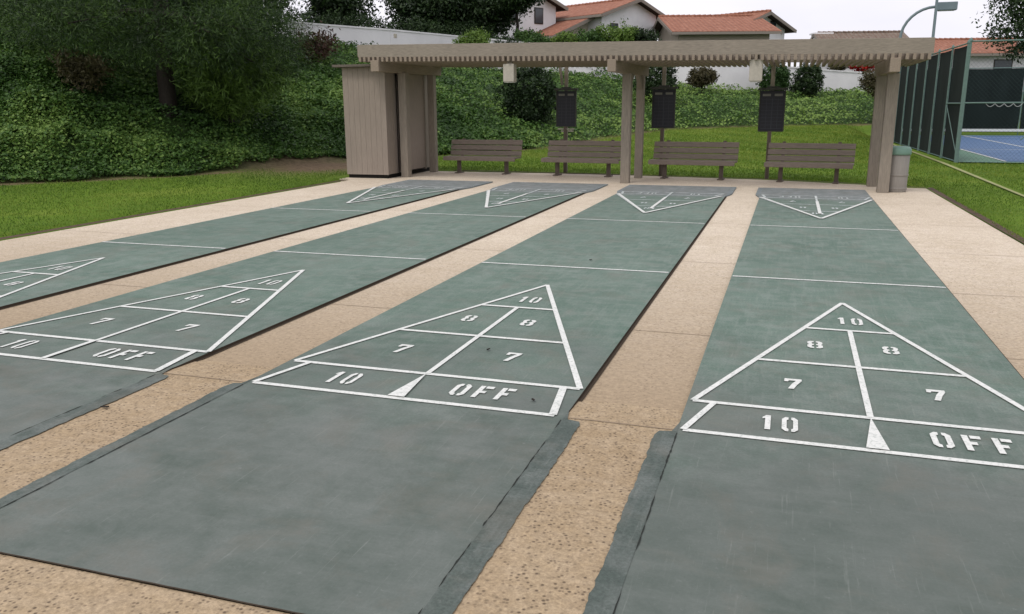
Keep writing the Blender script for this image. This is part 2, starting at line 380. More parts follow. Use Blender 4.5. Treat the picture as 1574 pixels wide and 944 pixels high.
def leaf_mesh(name, c, t, n, ln, wd, tint, m, parent=None):
    """one mesh of many small pointed leaves: centres, long axes, normals, sizes, colour value per leaf"""
    k = len(c)
    t = t / (np.linalg.norm(t, axis=1, keepdims=True) + 1e-9)
    s = np.cross(n, t); s /= (np.linalg.norm(s, axis=1, keepdims=True) + 1e-9)
    ln = np.broadcast_to(ln, (k,))[:, None]; wd = np.broadcast_to(wd, (k,))[:, None]
    V = np.stack([c - t * ln * .5, c + s * wd * .5 + t * ln * .05, c + t * ln * .5, c - s * wd * .5 + t * ln * .05], 1).reshape(-1, 3)
    me = bpy.data.meshes.new(name)
    me.vertices.add(4 * k); me.loops.add(4 * k); me.polygons.add(k)
    me.vertices.foreach_set('co', V.astype(np.float32).ravel())
    me.loops.foreach_set('vertex_index', np.arange(4 * k, dtype=np.int32))
    me.polygons.foreach_set('loop_start', np.arange(0, 4 * k, 4, dtype=np.int32))
    me.polygons.foreach_set('loop_total', np.full(k, 4, dtype=np.int32))
    at = me.attributes.new('tint', 'FLOAT', 'FACE'); at.data.foreach_set('value', np.clip(tint, 0, 1).astype(np.float32))
    me.update(calc_edges=True); me.materials.append(m)
    o = bpy.data.objects.new(name, me); COL.objects.link(o)
    if parent: o.parent = parent
    return o
def unit(k):
    v = rng.normal(size=(k, 3)); return v / np.linalg.norm(v, axis=1, keepdims=True)
def crown_points(clumps, per, spread, shell=0.55):
    """clumps: (x, y, z, rx, ry, rz, twigs); twigs near each clump's surface, 'per' leaves around every twig"""
    C, O, T = [], [], []
    for (x, y, z, rx, ry, rz, k) in clumps:
        d = unit(k); r = rng.uniform(shell, 1.0, k) ** 0.6
        r *= 1 + 0.16 * np.sin(d[:, 0] * 5 + x) * np.cos(d[:, 1] * 6 + y) + 0.10 * rng.normal(size=k)
        c = np.array([x, y, z]) + d * r[:, None] * np.array([rx, ry, rz])
        tw = rng.normal(0.5, 0.17, k)
        cc = np.repeat(c, per, 0) + rng.normal(size=(k * per, 3)) * spread
        C.append(cc); O.append(np.repeat(d, per, 0)); T.append(np.repeat(tw, per))
    return np.concatenate(C), np.concatenate(O), np.concatenate(T)

# ---------------------------------------------------------------- ground, bank, pavement
def soil_mask(x, y, sd):
    near = np.exp(-(((x + 12.9) / 2.0) ** 2 + ((y - 16.9) / 2.9) ** 2) * 1.2)
    a = np.exp(-((sd - 0.05) / 0.30) ** 2) * (0.75 + 0.25 * np.sin(x * 2.3) * np.sin(y * 1.7))
    return np.clip(np.maximum(a, near * 1.25), 0, 1)
gx = np.unique(np.round(np.concatenate([np.arange(-30, 16, 0.30), np.arange(-90, 110, 4.0), np.array([-1500, -700, -300, -150, 180, 350, 800, 1500])]), 3))
gy = np.unique(np.round(np.concatenate([np.arange(0, 64, 0.35), np.arange(-60, 130, 5.0), np.array([-1500, -600, -200, 180, 300, 600, 1000, 2000])]), 3))
GX, GY = np.meshgrid(gx, gy)
GZ = terrain(GX, GY)
under = (GX > -10.3) & (GX < 2.4) & (GY < 16.0)
GZ = np.where(under, GZ - 0.25, GZ)
nx, ny = len(gx), len(gy)
me = bpy.data.meshes.new('ground')
idx = np.arange(nx * ny).reshape(ny, nx)
F = np.stack([idx[:-1, :-1], idx[:-1, 1:], idx[1:, 1:], idx[1:, :-1]], -1).reshape(-1, 4)
me.from_pydata(np.stack([GX, GY, GZ], -1).reshape(-1, 3).tolist(), [], F.tolist())
SD, _, _ = bank_coords(GX, GY)
zone = np.zeros((nx * ny, 4), np.float32)
zone[:, 0] = soil_mask(GX, GY, SD).ravel(); zone[:, 1] = sstep(0.0, 0.5, SD).ravel(); zone[:, 3] = 1
at = me.attributes.new('zone', 'FLOAT_COLOR', 'POINT'); at.data.foreach_set('color', zone.ravel())
me.polygons.foreach_set('use_smooth', [True] * len(me.polygons)); me.update()
m = mat('lawn_and_soil', (0.1, 0.18, 0.02), 0.95, 0.1)
v = coords(m); zn = N(m, 'ShaderNodeAttribute', attribute_name='zone', attribute_type='GEOMETRY')
sep = N(m, 'ShaderNodeSeparateColor'); L(m, zn.outputs['Color'], sep.inputs[0])
n1 = noise(m, v, 0.35, 6, 0.6); n2 = noise(m, v, 7, 5, 0.7); n3 = noise(m, v, 45, 3, 0.7)
lawn = ramp_(m, n1, [(0.3, (0.065, 0.125, 0.012)), (0.55, (0.110, 0.190, 0.018)), (0.75, (0.20, 0.25, 0.04))])
lawn = mixc(m, ramp_(m, n2, [(0.45, grey(0)), (0.8, grey(0.5))]), lawn, (0.20, 0.22, 0.04))
lawn = mixc(m, ramp_(m, n3, [(0.3, grey(0.5)), (0.6, grey(0))]), lawn, (0.055, 0.105, 0.012))
soilc = ramp_(m, n2, [(0.3, (0.085, 0.060, 0.036)), (0.7, (0.20, 0.145, 0.095))])
c = mixc(m, sep.outputs[1], lawn, (0.028, 0.055, 0.014)); c = mixc(m, sep.outputs[0], c, soilc)
setc(m, c); bump(m, n3, 0.6, 0.03); me.materials.append(m)
g = bpy.data.objects.new('ground', me); COL.objects.link(g); tag(g, kind='structure')

TAN_Z = -0.024
slab = [(-10.05, -9), (2.27, -9), (2.22, 7.2), (2.12, 14.2), (1.62, 14.28), (0.95, 14.75), (-0.9, 15.45), (-4.0, 15.95), (-8.8, 16.3), (-10.7, 16.4), (-10.75, 13.55), (-10.08, 13.1)]
pav = MB().prism(slab, -0.2, TAN_Z).build('pavement', M['tan'], bevel=0.012); tag(pav, kind='structure')
# soil line where the lawn was edged back from the slab
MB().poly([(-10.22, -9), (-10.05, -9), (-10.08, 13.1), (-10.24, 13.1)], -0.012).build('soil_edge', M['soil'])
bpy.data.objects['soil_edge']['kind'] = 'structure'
e2 = MB().poly([(2.22, 7.2), (2.33, 7.2), (2.24, 14.3), (2.12, 14.2)], -0.012).poly([(2.27, -9), (2.38, -9), (2.33, 7.2), (2.22, 7.2)], -0.012).build('soil_edge', M['soil']); tag(e2, kind='structure')
e3 = MB()
bk = [(2.12, 14.2), (1.62, 14.28), (0.95, 14.75), (-0.9, 15.45), (-4.0, 15.95), (-8.8, 16.3)]
for a, b in zip(bk[:-1], bk[1:]): e3.poly([a, b, (b[0], b[1] + .13), (a[0], a[1] + .13)], -0.010)
tag(e3.build('soil_edge', M['soil']), kind='structure')

# courts: centre x, left and right half widths of the slab
COURTS = [dict(n='A', cx=0.0, l=0.955, r=0.93), dict(n='B', cx=-2.551, l=0.99, r=1.0), dict(n='C', cx=-5.137, l=0.965, r=0.965), dict(n='D', cx=-7.679, l=0.91, r=0.93)]
LW = 0.040
FT = 0.3048
Y0, Y1 = 0.0, 39 * FT                      # base lines
NEAR, FAR = -1.98, 13.35
def jag(a, b, step=0.06, amp=0.012, seed=1):
    r = random.Random(seed); a, b = Vector((*a, 0)), Vector((*b, 0)); n = max(2, int((b - a).length / step))
    d = (b - a).normalized(); p = Vector((-d.y, d.x, 0)); out = []; w = 0
    for i in range(n + 1):
        w = w * 0.6 + r.uniform(-amp, amp); q = a + (b - a) * (i / n) + p * (w if 0 < i < n else 0); out.append((q.x, q.y))
    return out
# aggregate strips between the standing ends of the courts, flush with the courts
edges = [(-c['cx'], c) for c in COURTS]
def strip(xa, xb, name='pavement_strip'):
    b = MB(); z = -0.004
    b.add([(xa, -2.0, z), (xb, -2.0, z), (xb, 0.0, z), (xa, 0.0, z), (xb, 0.35, TAN_Z + .003), (xa, 0.35, TAN_Z + .003)], [(0, 1, 2, 3), (3, 2, 4, 5)])
    o = b.build(name, M['tan_rough']); tag(o, kind='structure'); return o
gaps = []
for i in range(3):
    A, B = COURTS[i], COURTS[i + 1]
    xl, xr = B['cx'] + B['r'], A['cx'] - A['l']; gaps.append((xl, xr)); strip(xl, xr)
strip(-10.05, COURTS[3]['cx'] - COURTS[3]['l']); strip(COURTS[0]['cx'] + COURTS[0]['r'], 2.24)
ap = MB().add([(-10.05, -9, -0.006), (2.26, -9, -0.006), (2.24, -1.9835, -0.006), (-10.05, -1.9835, -0.006)], [(0, 1, 2, 3)]).build('apron', M['tan_rough']); tag(ap, kind='structure')
# joints sawn across the paving
jm = MB()
def joint(x0, x1, y, z, seed, w=0.004):
    p = jag((x0, y), (x1, y), 0.12, 0.004, seed)
    jm.add([(a, b - w, z) for a, b in p] + [(a, b + w, z) for a, b in p], [(k, k + 1, len(p) + k + 1, len(p) + k) for k in range(len(p) - 1)])
for gi, (xl, xr) in enumerate(gaps):
    joint(xl, xr, 0.0, 0.0, gi)
    for k, y in enumerate((1.95, 4.9, 8.0, 11.0)): joint(xl, xr, y + .1 * gi, TAN_Z + .004, gi * 7 + k)
for k, y in enumerate((-1.0, 1.95, 4.0, 6.2, 8.6, 11.3)): joint(COURTS[0]['cx'] + COURTS[0]['r'], 2.2, y, TAN_Z + .004 if y > 0 else 0.0, 50 + k)
for k, y in enumerate((1.9, 4.9, 8.0, 11.0)): joint(-10.03, COURTS[3]['cx'] - COURTS[3]['l'], y, TAN_Z + .004, 70 + k)
jm.build('joint', M['joint'], pav)

# ---------------------------------------------------------------- stencil lettering (unit cell 4 wide, 6 high)
GLYPH = {
 '1': [[(1.3, 0), (2.7, 0), (2.7, 6), (1.5, 6), (0.6, 5.0), (0.6, 4.4), (1.3, 4.7)]],
 '0': [[(0, .9), (.9, 0), (1.65, 0), (1.65, 1.0), (1.2, 1.3), (1.2, 4.7), (1.65, 5.0), (1.65, 6), (.9, 6), (0, 5.1)],
       [(2.35, 0), (3.1, 0), (4, .9), (4, 5.1), (3.1, 6), (2.35, 6), (2.35, 5.0), (2.8, 4.7), (2.8, 1.3), (2.35, 1.0)]],
 '8': [[(0, .8), (.8, 0), (1.7, 0), (1.7, .95), (1.2, 1.2), (1.2, 2.4), (1.7, 2.65), (1.7, 3.45), (1.2, 3.7), (1.2, 4.8), (1.7, 5.05), (1.7, 6), (.8, 6), (.05, 5.2), (.05, 3.7), (.5, 3.1), (0, 2.5)],
       [(2.3, 0), (3.2, 0), (4, .8), (4, 2.5), (3.5, 3.1), (3.95, 3.7), (3.95, 5.2), (3.2, 6), (2.3, 6), (2.3, 5.05), (2.8, 4.8), (2.8, 3.7), (2.3, 3.45), (2.3, 2.65), (2.8, 2.4), (2.8, 1.2), (2.3, .95)]],
 '7': [[(.9, 0), (2.2, 0), (3.0, 2.6), (4, 4.9), (4, 6), (0.1, 6), (0, 4.2), (.9, 4.2), (1.1, 4.9), (2.7, 4.9), (1.8, 3.0)]],
 'F': [[(.35, 0), (1.6, 0), (1.6, 2.35), (2.9, 2.35), (2.9, 3.5), (1.6, 3.5), (1.6, 4.8), (1.6, 6), (.35, 6)], [(1.95, 4.8), (4, 4.8), (4, 6), (1.95, 6)]],
}
GLYPH['O'] = GLYPH['0']
def text(mb, s, cx, cy, h, w, gap, z, flip=1):
    """letters w wide and h high in the ground plane, centred on cx, cy; flip = -1 reads from the far end"""
    tot = len(s) * w + (len(s) - 1) * gap
    for i, ch in enumerate(s):
        x0 = -tot / 2 + i * (w + gap)
        for poly in GLYPH[ch]:
            mb.add([(cx + flip * (x0 + px * w / 4), cy + flip * (py * h / 6 - h / 2), z) for px, py in poly], [tuple(range(len(poly)))])
def seg(mb, a, b, w, z):
    a, b = Vector((*a, 0)), Vector((*b, 0)); d = (b - a).normalized(); p = Vector((-d.y, d.x, 0)) * w / 2
    mb.add([(q.x, q.y, z) for q in (a - p, b - p, b + p, a + p)], [(0, 1, 2, 3)])
def diagram(root, cx, hw, y0, s, lm, tm, wedge, widthL=LW, last=False):
    """scoring triangle: base line at y0, apex towards +s"""
    z = 0.0045; Y = lambda v: y0 + s * v * FT
    X = lambda u: cx + s * u
    mb = MB(); hl, hr = hw
    step = [0]
    def ln(a, b, w=widthL):
        step[0] += 1; seg(mb, a, b, w, z + step[0] * 0.00035)
    ln((X(-hl), Y(0)), (X(hr), Y(0)))
    ln((X(-hl - .0), Y(1.5)), (X(hr + .03), Y(1.5)))
    slope = lambda v: (10.5 - v) / 9.0
    for v in (4.5, 7.5): ln((X(-hl * slope(v)), Y(v)), (X((hr + .02) * slope(v)), Y(v)))
    ln((X(-hl), Y(1.5)), (X(0), Y(10.5)), widthL * .85); ln((X(hr + .03), Y(1.5)), (X(0), Y(10.5)), widthL * .95)
    ln((X(0), Y(1.5)), (X(0.005), Y(7.5)), widthL * .85)
    ln((X(-hl), Y(0)), (X(-hl + .12), Y(1.5)), widthL * .85); ln((X(hr - .01), Y(0)), (X(hr - .07), Y(1.5)), widthL * 1.1)
    o = mb.build('scoring_triangle', lm, root)
    if wedge:
        w = MB().add([(X(-.055), Y(.05), z + .006), (X(.05), Y(.05), z + .006), (X(.0), Y(1.45), z + .006)], [(0, 1, 2) if s > 0 else (2, 1, 0)]); w.build('wedge', tm, o)
    else:
        w = MB(); seg(w, (X(0), Y(0)), (X(0), Y(1.5)), LW, z + .006); w.build('divider', lm, o)
    zz = z + 0.0015
    for txt, u, v, w_, g_, h_ in (('10', .02, 8.45, .080, .026, .20), ('8', -.245, 6.0, .10, 0, .175), ('8', .235, 6.0, .10, 0, .175), ('7', -.39, 3.0, .10, 0, .19), ('7', .39, 3.1, .10, 0, .19),
                                  ('10', -.46, .76, .080, .030, .205), ('OFF', .445, .78, .094, .042, .20)):
        t = MB(); text(t, txt, X(u), Y(v), h_, w_, g_, zz, s); t.build('numeral' if txt != 'OFF' else 'lettering', tm, o)
    return o
court_labels = ['green shuffleboard court at the right, ending by the bin and post pair', 'green shuffleboard court in the middle of the foreground, second from the right',
                'green shuffleboard court third from the right, its near triangle cut by the left edge', 'green shuffleboard court farthest left, beside the lawn, ending at the wooden shed']
HW = [(0.925, 0.90), (0.945, 0.945), (0.93, 0.93), (0.87, 0.89)]
for i, c in enumerate(COURTS):
    cx, l, r = c['cx'], c['l'], c['r']
    root = empty('shuffleboard_court', (cx, 0, 0)); tag(root, court_labels[i], 'shuffleboard court', 'parallel shuffleboard courts')
    x0, x1 = -l, r
    # the playing slab, its upper face on z = 0 and dark sides down to the paving
    b = MB().add([(x0, NEAR, 0), (x1, NEAR, 0), (x1, FAR, 0), (x0, FAR, 0)], [(0, 1, 2, 3)])
    b.build('playing_surface', M['court'], root)
    s = MB().add([(x0, Y0, -.001), (x1, Y0, -.001), (x1, FAR, -.001), (x0, FAR, -.001), (x0, Y0, -.1), (x1, Y0, -.1), (x1, FAR, -.1), (x0, FAR, -.1)], [(0, 4, 5, 1), (1, 5, 6, 2), (2, 6, 7, 3), (3, 7, 4, 0)])
    s.build('slab_side', M['side'], root)
    # dark groove at the foot of the slab's right side
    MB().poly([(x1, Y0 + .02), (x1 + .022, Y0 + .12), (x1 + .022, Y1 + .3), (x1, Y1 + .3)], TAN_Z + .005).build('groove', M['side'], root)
    ck = jag((x0, NEAR - .002), (x1, NEAR - .002), .05, .0012, i + 77); cm = MB()
    cm.add([(a, b_ - .0035, .0015) for a, b_ in ck] + [(a, b_ + .0035, .0015) for a, b_ in ck], [(k, k + 1, len(ck) + k + 1, len(ck) + k) for k in range(len(ck) - 1)]); cm.build('slab_edge', M['side'], root)
    # painted borders spilling over the paving at both standing ends
    for side in (-1, 1):
        xe = x0 if side < 0 else x1
        wdt = {(0, 1): .03, (1, -1): .07, (2, -1): .07, (0, -1): .09}.get((i, side), .098)
        outer = jag((xe + side * wdt, NEAR), (xe + side * (wdt + .01), -.10), 0.022, 0.0042, i * 5 + side)
        pts = [(xe - side * .004, NEAR)] + outer + [(xe + side * wdt * .95, -.045), (xe + side * wdt * .25, -.03), (xe - side * .004, .12)]
        if side < 0: pts = pts[::-1]
        MB().poly(pts, 0.0022).build('painted_border', M['border'], root)
        ck = jag((xe - side * .006, NEAR), (xe - side * .006, -.05), 0.03, 0.0016, i * 9 + side)
        wds = [random.Random(i * 31 + k).uniform(.0004, .005) * (random.Random(i * 17 + k // 5).random() > .3) for k in range(len(ck))]
        cm = MB(); cm.add([(a - w_, b_, .0034) for (a, b_), w_ in zip(ck, wds)] + [(a + w_, b_, .0034) for (a, b_), w_ in zip(ck, wds)],
                          [(k, len(ck) + k, len(ck) + k + 1, k + 1) for k in range(len(ck) - 1)]); cm.build('crack', M['crack'], root)
        wf = .085
        if i > 0 or side < 0:
            MB().prism([(xe, Y1 - .35), (xe + wf, Y1 + .1), (xe + wf, FAR), (xe, FAR)] if side > 0 else [(xe - wf, Y1 + .1), (xe, Y1 - .35), (xe, FAR), (xe - wf, FAR)], -.1, -.0015).build('painted_border', M['court_far'], root)
    hl, hr = HW[i]
    diagram(root, 0, (hl, hr), 0, 1, M['line'], M['line'], i != 2)
    d2 = diagram(root, 0, (hr, hl), Y1, -1, M['line_faint'], M['line_faint'], False, last=True)
    # the far triangle's sides have been painted over more brightly
    mb = MB(); Yf = lambda v: Y1 - v * FT
    seg(mb, (-hl, Yf(1.5)), (0, Yf(10.5)), .05, .0115); seg(mb, (hr, Yf(1.5)), (0, Yf(10.5)), .05, .0119); seg(mb, (0, Yf(3.0)), (0, Yf(8.6)), .05, .0111)
    mb.build('repainted_side', M['line'], d2)
    for v in (13.5, 25.5):
        mb = MB(); seg(mb, (x0 + .01, v * FT), (x1 - .01, v * FT), .042, .0045); mb.build('dead_line', M['line_pale'], root)
    bpy.context.view_layer.update()

# ---------------------------------------------------------------- pergola
PF = [(-9.17, 14.25), (-3.84, 13.95), (1.22, 13.16)]         # front posts
PR = [(-9.15, 15.85), (-3.79, 15.32), (1.13, 14.42)]         # rear posts
perg = empty('pergola', (-4.0, 14.6, TAN_Z)); tag(perg, 'long taupe wooden pergola with slatted roof over the far ends of the courts', 'pergola')
bpy.context.view_layer.update()
def rel(o, name, m, mb, bevel=0.0, parent=None):
    p = parent or o; w = p.matrix_world.translation
    mb.v = [(v[0] - w.x, v[1] - w.y, v[2] - w.z) for v in mb.v]
    r_ = mb.build(name, m, p, bevel); bpy.context.view_layer.update(); return r_
XL, XR = -9.72, 1.72
fy = lambda x: 13.12 + (12.22 - 13.12) * (x + 9.78) / (1.65 + 9.78)            # front line of the roof, slightly askew like the slab
ry = lambda x: fy(x) + 3.25 - 0.1 * (x + 9.78) / 11.4
zt = lambda x: 2.945 + (2.70 - 2.945) * (x + 9.78) / 11.43                     # the roof dips towards the right
BT = lambda x: zt(x) - 0.36
for k, ((x, y), (x2, y2)) in enumerate(zip(PF, PR)):
    w = .19 if k < 2 else .2
    rel(perg, 'post', M['taupe'], MB().box((x, y, (BT(x) - .2 + TAN_Z) / 2), (w, w, BT(x) - .2 - TAN_Z)), .006)
    rel(perg, 'post', M['taupe'], MB().box((x2, y2, (BT(x) - .2 + TAN_Z) / 2), (w * .9, w * .9, BT(x) - .2 - TAN_Z)), .006)
    xx = {0: -9.28, 1: -3.92, 2: 1.14}[k]
    rel(perg, 'beam', M['taupe_y'], MB().bar((xx, fy(xx) - .035, BT(x) - .085), (x2 + .02, ry(x2) - .1, BT(x) - .085), .17 if k else .2, .235), .006)
# knee braces at the middle posts
rel(perg, 'brace', M['taupe'], MB().bar((-3.84, 14.0, 1.95), (-3.82, 14.55, 2.38), .09, .09).bar((-3.79, 15.3, 1.95), (-3.8, 14.8, 2.38), .09, .09), .004)
# fascia boards: front, two ends, back
def xboard(y_of, z0, z1, th, name, m, a=XL, b=XR):
    mb = MB(); P = []
    for x in (a, b):
        for y in (y_of(x), y_of(x) + th):
            for z in (zt(x) - z0, zt(x) - z1): P.append((x, y, z))
    mb.add(P, [(0, 1, 3, 2), (4, 6, 7, 5), (0, 4, 5, 1), (2, 3, 7, 6), (0, 2, 6, 4), (1, 5, 7, 3)])
    rel(perg, name, m, mb, .004)
xboard(lambda x: fy(x), 0, .262, .045, 'fascia', M['taupe_x'])
xboard(lambda x: ry(x), 0.02, .26, .045, 'fascia', M['taupe_x'])
for x in (XL + .02, XR - .02):
    rel(perg, 'fascia', M['taupe_y'], MB().bar((x, fy(x) + .05, zt(x) - .12), (x, ry(x) - .01, zt(x) - .12), .045, .23), .004)
for t_ in (.28, .55, .8):
    xboard(lambda x: fy(x) + t_ * (ry(x) - fy(x)), 0.04, .262, .05, 'purlin', M['taupe_x'], XL + .05, XR - .05)
nsl = 99
for k in range(nsl + 1):
    x = XL + .06 + k * (XR - XL - .12) / nsl
    rel_name = 'slat'
    mb = MB().bar((x, fy(x) - .012, zt(x) - .305), (x, ry(x) + .03, zt(x) - .305), .052, .10)
    w = perg.location
    mb.v = [(v[0] - w.x, v[1] - w.y, v[2] - w.z) for v in mb.v]
    if k == 0: slats = []
    slats.append(mb)
for k, mb in enumerate(slats[:100]): mb.build('slat', M['taupe_y'], perg)

# light boxes hanging mid-bay
for k, (x, y, z0, z1, lab) in enumerate(((-6.13, 12.98, 2.10, 2.46, 'pale box light fixture hanging from the pergola over the left bay'), (-1.19, 12.60, 2.03, 2.42, 'pale box light fixture hanging from the pergola over the right bay'))):
    f = empty('light_fixture', (x, y, z0)); tag(f, lab, 'light fixture', 'box lights under the pergola'); bpy.context.view_layer.update()
    rel(f, 'housing', M['fixture'], MB().box((x, y, (z0 + z1) / 2), (.235, .20, z1 - z0)), .012)
    rel(f, 'lens', M['lens'], MB().box((x, y, z0 - .004), (.19, .155, .02)), .003)
    rel(f, 'hanger', M['taupe'], MB().box((x, y + .02, z1 + .10), (.10, .09, .22)), .004)
f = empty('junction_box', (-8.75, 15.6, 2.3)); tag(f, 'tiny pale box under the pergola beam beside the shed', 'junction box')
rel(f, 'housing', M['fixture'], MB().box((-8.75, 15.6, 2.36), (.12, .1, .18)), .008); rel(f, 'conduit', M['steel'], MB().tube([(-8.75, 15.6, 2.45), (-8.75, 15.6, 2.66)], .012))

# ---------------------------------------------------------------- shed
shed = empty('shed', (-9.87, 14.8, TAN_Z)); tag(shed, 'narrow taupe wooden storage shed at the left end of the pergola', 'shed'); bpy.context.view_layer.update()
SX0, SX1, SY0, SY1, SZ0, SZ1 = -10.47, -9.38, 13.72, 16.28, 0.06, 2.50
rel(shed, 'base', M['dark'], MB().box(((SX0 + SX1) / 2, (SY0 + SY1) / 2, 0.01), (SX1 - SX0 - .06, SY1 - SY0 - .06, .11)))
w = MB()
npl = 8; pw = (SX1 - SX0) / npl
for k in range(npl): w.box((SX0 + (k + .5) * pw, SY0 + .02, (SZ0 + SZ1) / 2), (pw - .003, .04, SZ1 - SZ0))
w.box(((SX0 + SX1) / 2, SY0 + .05, (SZ0 + SZ1) / 2), (SX1 - SX0 - .02, .015, SZ1 - SZ0 - .01))
rel(shed, 'wall', M['shed_wall'], w, .0015)
w = MB()
for k in range(4): w.box((SX1 - .02, SY0 + .045 + (k + .5) * .125, (SZ0 + SZ1) / 2), (.04, .118, SZ1 - SZ0 - .02))
w.box((SX1 - .05, SY0 + .3, (SZ0 + SZ1) / 2), (.015, .5, SZ1 - SZ0 - .05))
rel(shed, 'wall', M['shed_wall'], w, .003)
rel(shed, 'wall', M['shed_wall'], MB().box((SX0 + .02, (SY0 + SY1) / 2 + .04, (SZ0 + SZ1) / 2), (.04, SY1 - SY0 - .1, SZ1 - SZ0)).box(((SX0 + SX1) / 2, SY1 - .02, (SZ0 + SZ1) / 2), (SX1 - SX0 - .1, .04, SZ1 - SZ0)), .003)
rel(shed, 'wall', M['shed_wall'], MB().box((SX1 - .06, (SY0 + .7 + SY1) / 2, (SZ0 + SZ1) / 2), (.03, SY1 - SY0 - .75, SZ1 - SZ0 - .02)))
rel(shed, 'corner_trim', M['dark'], MB().box((SX1 - .08, SY0 + .62, (SZ0 + SZ1) / 2), (.06, .1, SZ1 - SZ0 - .02)))
d = rel(shed, 'door', M['shed_wall'], MB().box((SX1 + .06, 15.03, 1.27), (.045, 1.28, 2.32)), .004)
rel(shed, 'handle', M['steel'], MB().box((SX1 + .095, 14.5, 1.1), (.02, .03, .12)), .003, parent=d)
rel(shed, 'door_frame', M['taupe'], MB().box((SX1 + .04, 15.74, 1.25), (.06, .07, 2.36)).box((SX1 + .03, 15.05, 2.47), (.06, 1.45, .07)), .003)
rel(shed, 'roof', M['shed_roof'], MB().box(((SX0 + SX1) / 2 - .04, (SY0 + SY1) / 2 - .02, SZ1 + .03), (SX1 - SX0 + .26, SY1 - SY0 + .26, .055)), .006)

# ---------------------------------------------------------------- benches
def bench(x0, x1, y, yr, label, z=TAN_Z):
    cx = (x0 + x1) / 2; Lb = x1 - x0; ang = math.atan2(yr - y, Lb)
    o = empty('park_bench', (cx, (y + yr) / 2, z), ang); tag(o, label, 'bench', 'slatted benches under the pergola')
    def part(name, m, mb, bevel=.005): return mb.build(name, m, o, bevel)
    s = MB()
    for k in range(3): s.box((0, -.16 + k * .15, .40), (Lb, .135, .042))
    s.box((0, -.235, .372), (Lb, .03, .095))
    part('seat', M['bench_wood'], s)
    b = MB(); rot = Matrix.Rotation(math.radians(-14), 3, 'X')
    for k in range(3):
        b.box((0, .225 + k * .035, .49 + k * .132), (Lb, .04, .118), rot)
    part('backrest', M['bench_wood'], b)
    for sx in (-1, 1):
        x = sx * (Lb / 2 - .32)
        l_ = MB().box((x, .02, .19), (.085, .085, .38)).box((x, .0, .365), (.07, .46, .05)).box((x, 0.02, .01), (.12, .34, .03))
        part('leg', M['bench_leg'], l_)
        part('back_support', M['bench_leg'], MB().bar((x, .20, .34), (x, .345, .84), .07, .045), .004)
bench(-8.72, -6.80, 15.72, 15.62, 'brown slatted bench farthest left, right beside the shed')
bench(-6.12, -4.20, 15.58, 15.42, 'brown slatted bench partly hidden at right by the middle pergola posts')
bench(-3.52, -1.60, 15.38, 15.20, 'brown slatted bench just right of the middle pergola posts')
bench(-0.98, 0.80, 15.10, 14.90, 'brown slatted bench farthest right, next to the right pergola posts')

# ---------------------------------------------------------------- scoreboards
def scoreboard(x, y, w, h, zc, label, footer=False):
    o = empty('scoreboard', (x, y, -.02)); tag(o, label, 'scoreboard', 'dark scoreboards behind the benches')
    b = lambda name, m, mb, bevel=.003, p=None: mb.build(name, m, p or o, bevel)
    b('post', M['taupe'], MB().box((-.02, .03, 1.36), (.085, .06, 2.72)))
    if footer: b('brace', M['taupe'], MB().bar((-.2, .06, 2.62), (-.12, .03, 2.12), .05, .05))
    f = b('panel', M['board'], MB().box((0, -.03, zc), (w, .035, h)))
    fr = MB()
    fr.box((-w / 2 - .012, -.03, zc), (.024, .06, h + .03)).box((w / 2 + .012, -.03, zc), (.024, .06, h + .03)).box((0, -.03, zc - h / 2 - .01), (w, .06, .02))
    b('frame', M['board_frame'], fr)
    b('cap', M['board_frame'], MB().box((0, -.045, zc + h / 2 + .035), (w + .12, .13, .05)).box((0, -.04, zc + h / 2 + .075), (w * .5, .08, .035)))
    g_ = MB()
    for k in range(9): g_.box((0, -.0495, zc + h / 2 - .19 - k * (h - .24) / 8), (w - .05, .004, .008))
    for k in (-1, 0, 1): g_.box((k * w * .24, -.051, zc - .06), (.008 if k else .016, .004, h - .2))
    b('grid', M['board_line'], g_, 0, f)
    t = MB()
    for s_ in (-1, 1): t.box((s_ * w * .25, -.051, zc + h / 2 - .09), (w * .34, .005, .05))
    b('header', M['board_text'], t, 0, f)
    b('lower_post', M['bench_leg'], MB().box((-.02, -.04, .5 * (zc - h / 2)), (.07, .05, (zc - h / 2) - .02)))
    if footer:
        t = MB().box((0, -.03, zc - h / 2 - .07), (w * .92, .03, .028)).box((-.06, -.03, zc - h / 2 - .125), (w * .3, .03, .03)).box((.12, -.03, zc - h / 2 - .12), (w * .3, .03, .03))
        b('chalk_rail', M['fixture'], t)
scoreboard(-5.78, 16.35, .455, .84, 1.56, 'dark scoreboard with a pale rail below it, behind the second bench from the left', True)
scoreboard(-3.36, 16.05, .49, .86, 1.55, 'dark scoreboard just right of the middle pergola posts')
scoreboard(-0.93, 15.65, .50, .86, 1.49, 'dark scoreboard above the left end of the rightmost bench')

# ---------------------------------------------------------------- litter bin
o = empty('litter_bin', (1.46, 13.42, TAN_Z)); tag(o, 'round grey litter bin with a pale green lid behind the right pergola posts', 'litter bin')
MB().lathe((0, 0, 0), [(0, .0), (.20, .0), (.205, .02), (.212, .69), (.20, .70), (0, .70)]).build('body', M['bin'], o)
MB().lathe((0, 0, 0), [(.0, .695), (.225, .695), (.232, .72), (.228, .80), (.20, .835), (.12, .855), (0.0, .86)]).build('lid', M['bin_lid'], o)
MB().lathe((0, 0, 0), [(.214, .30), (.2185, .31), (.2185, .33), (.214, .34)]).lathe((0, 0, 0), [(.209, .05), (.2135, .06), (.2135, .08), (.209, .09)]).build('band', M['bin'], o)

def ter(x, y): return float(terrain(np.array([x]), np.array([y]))[0])
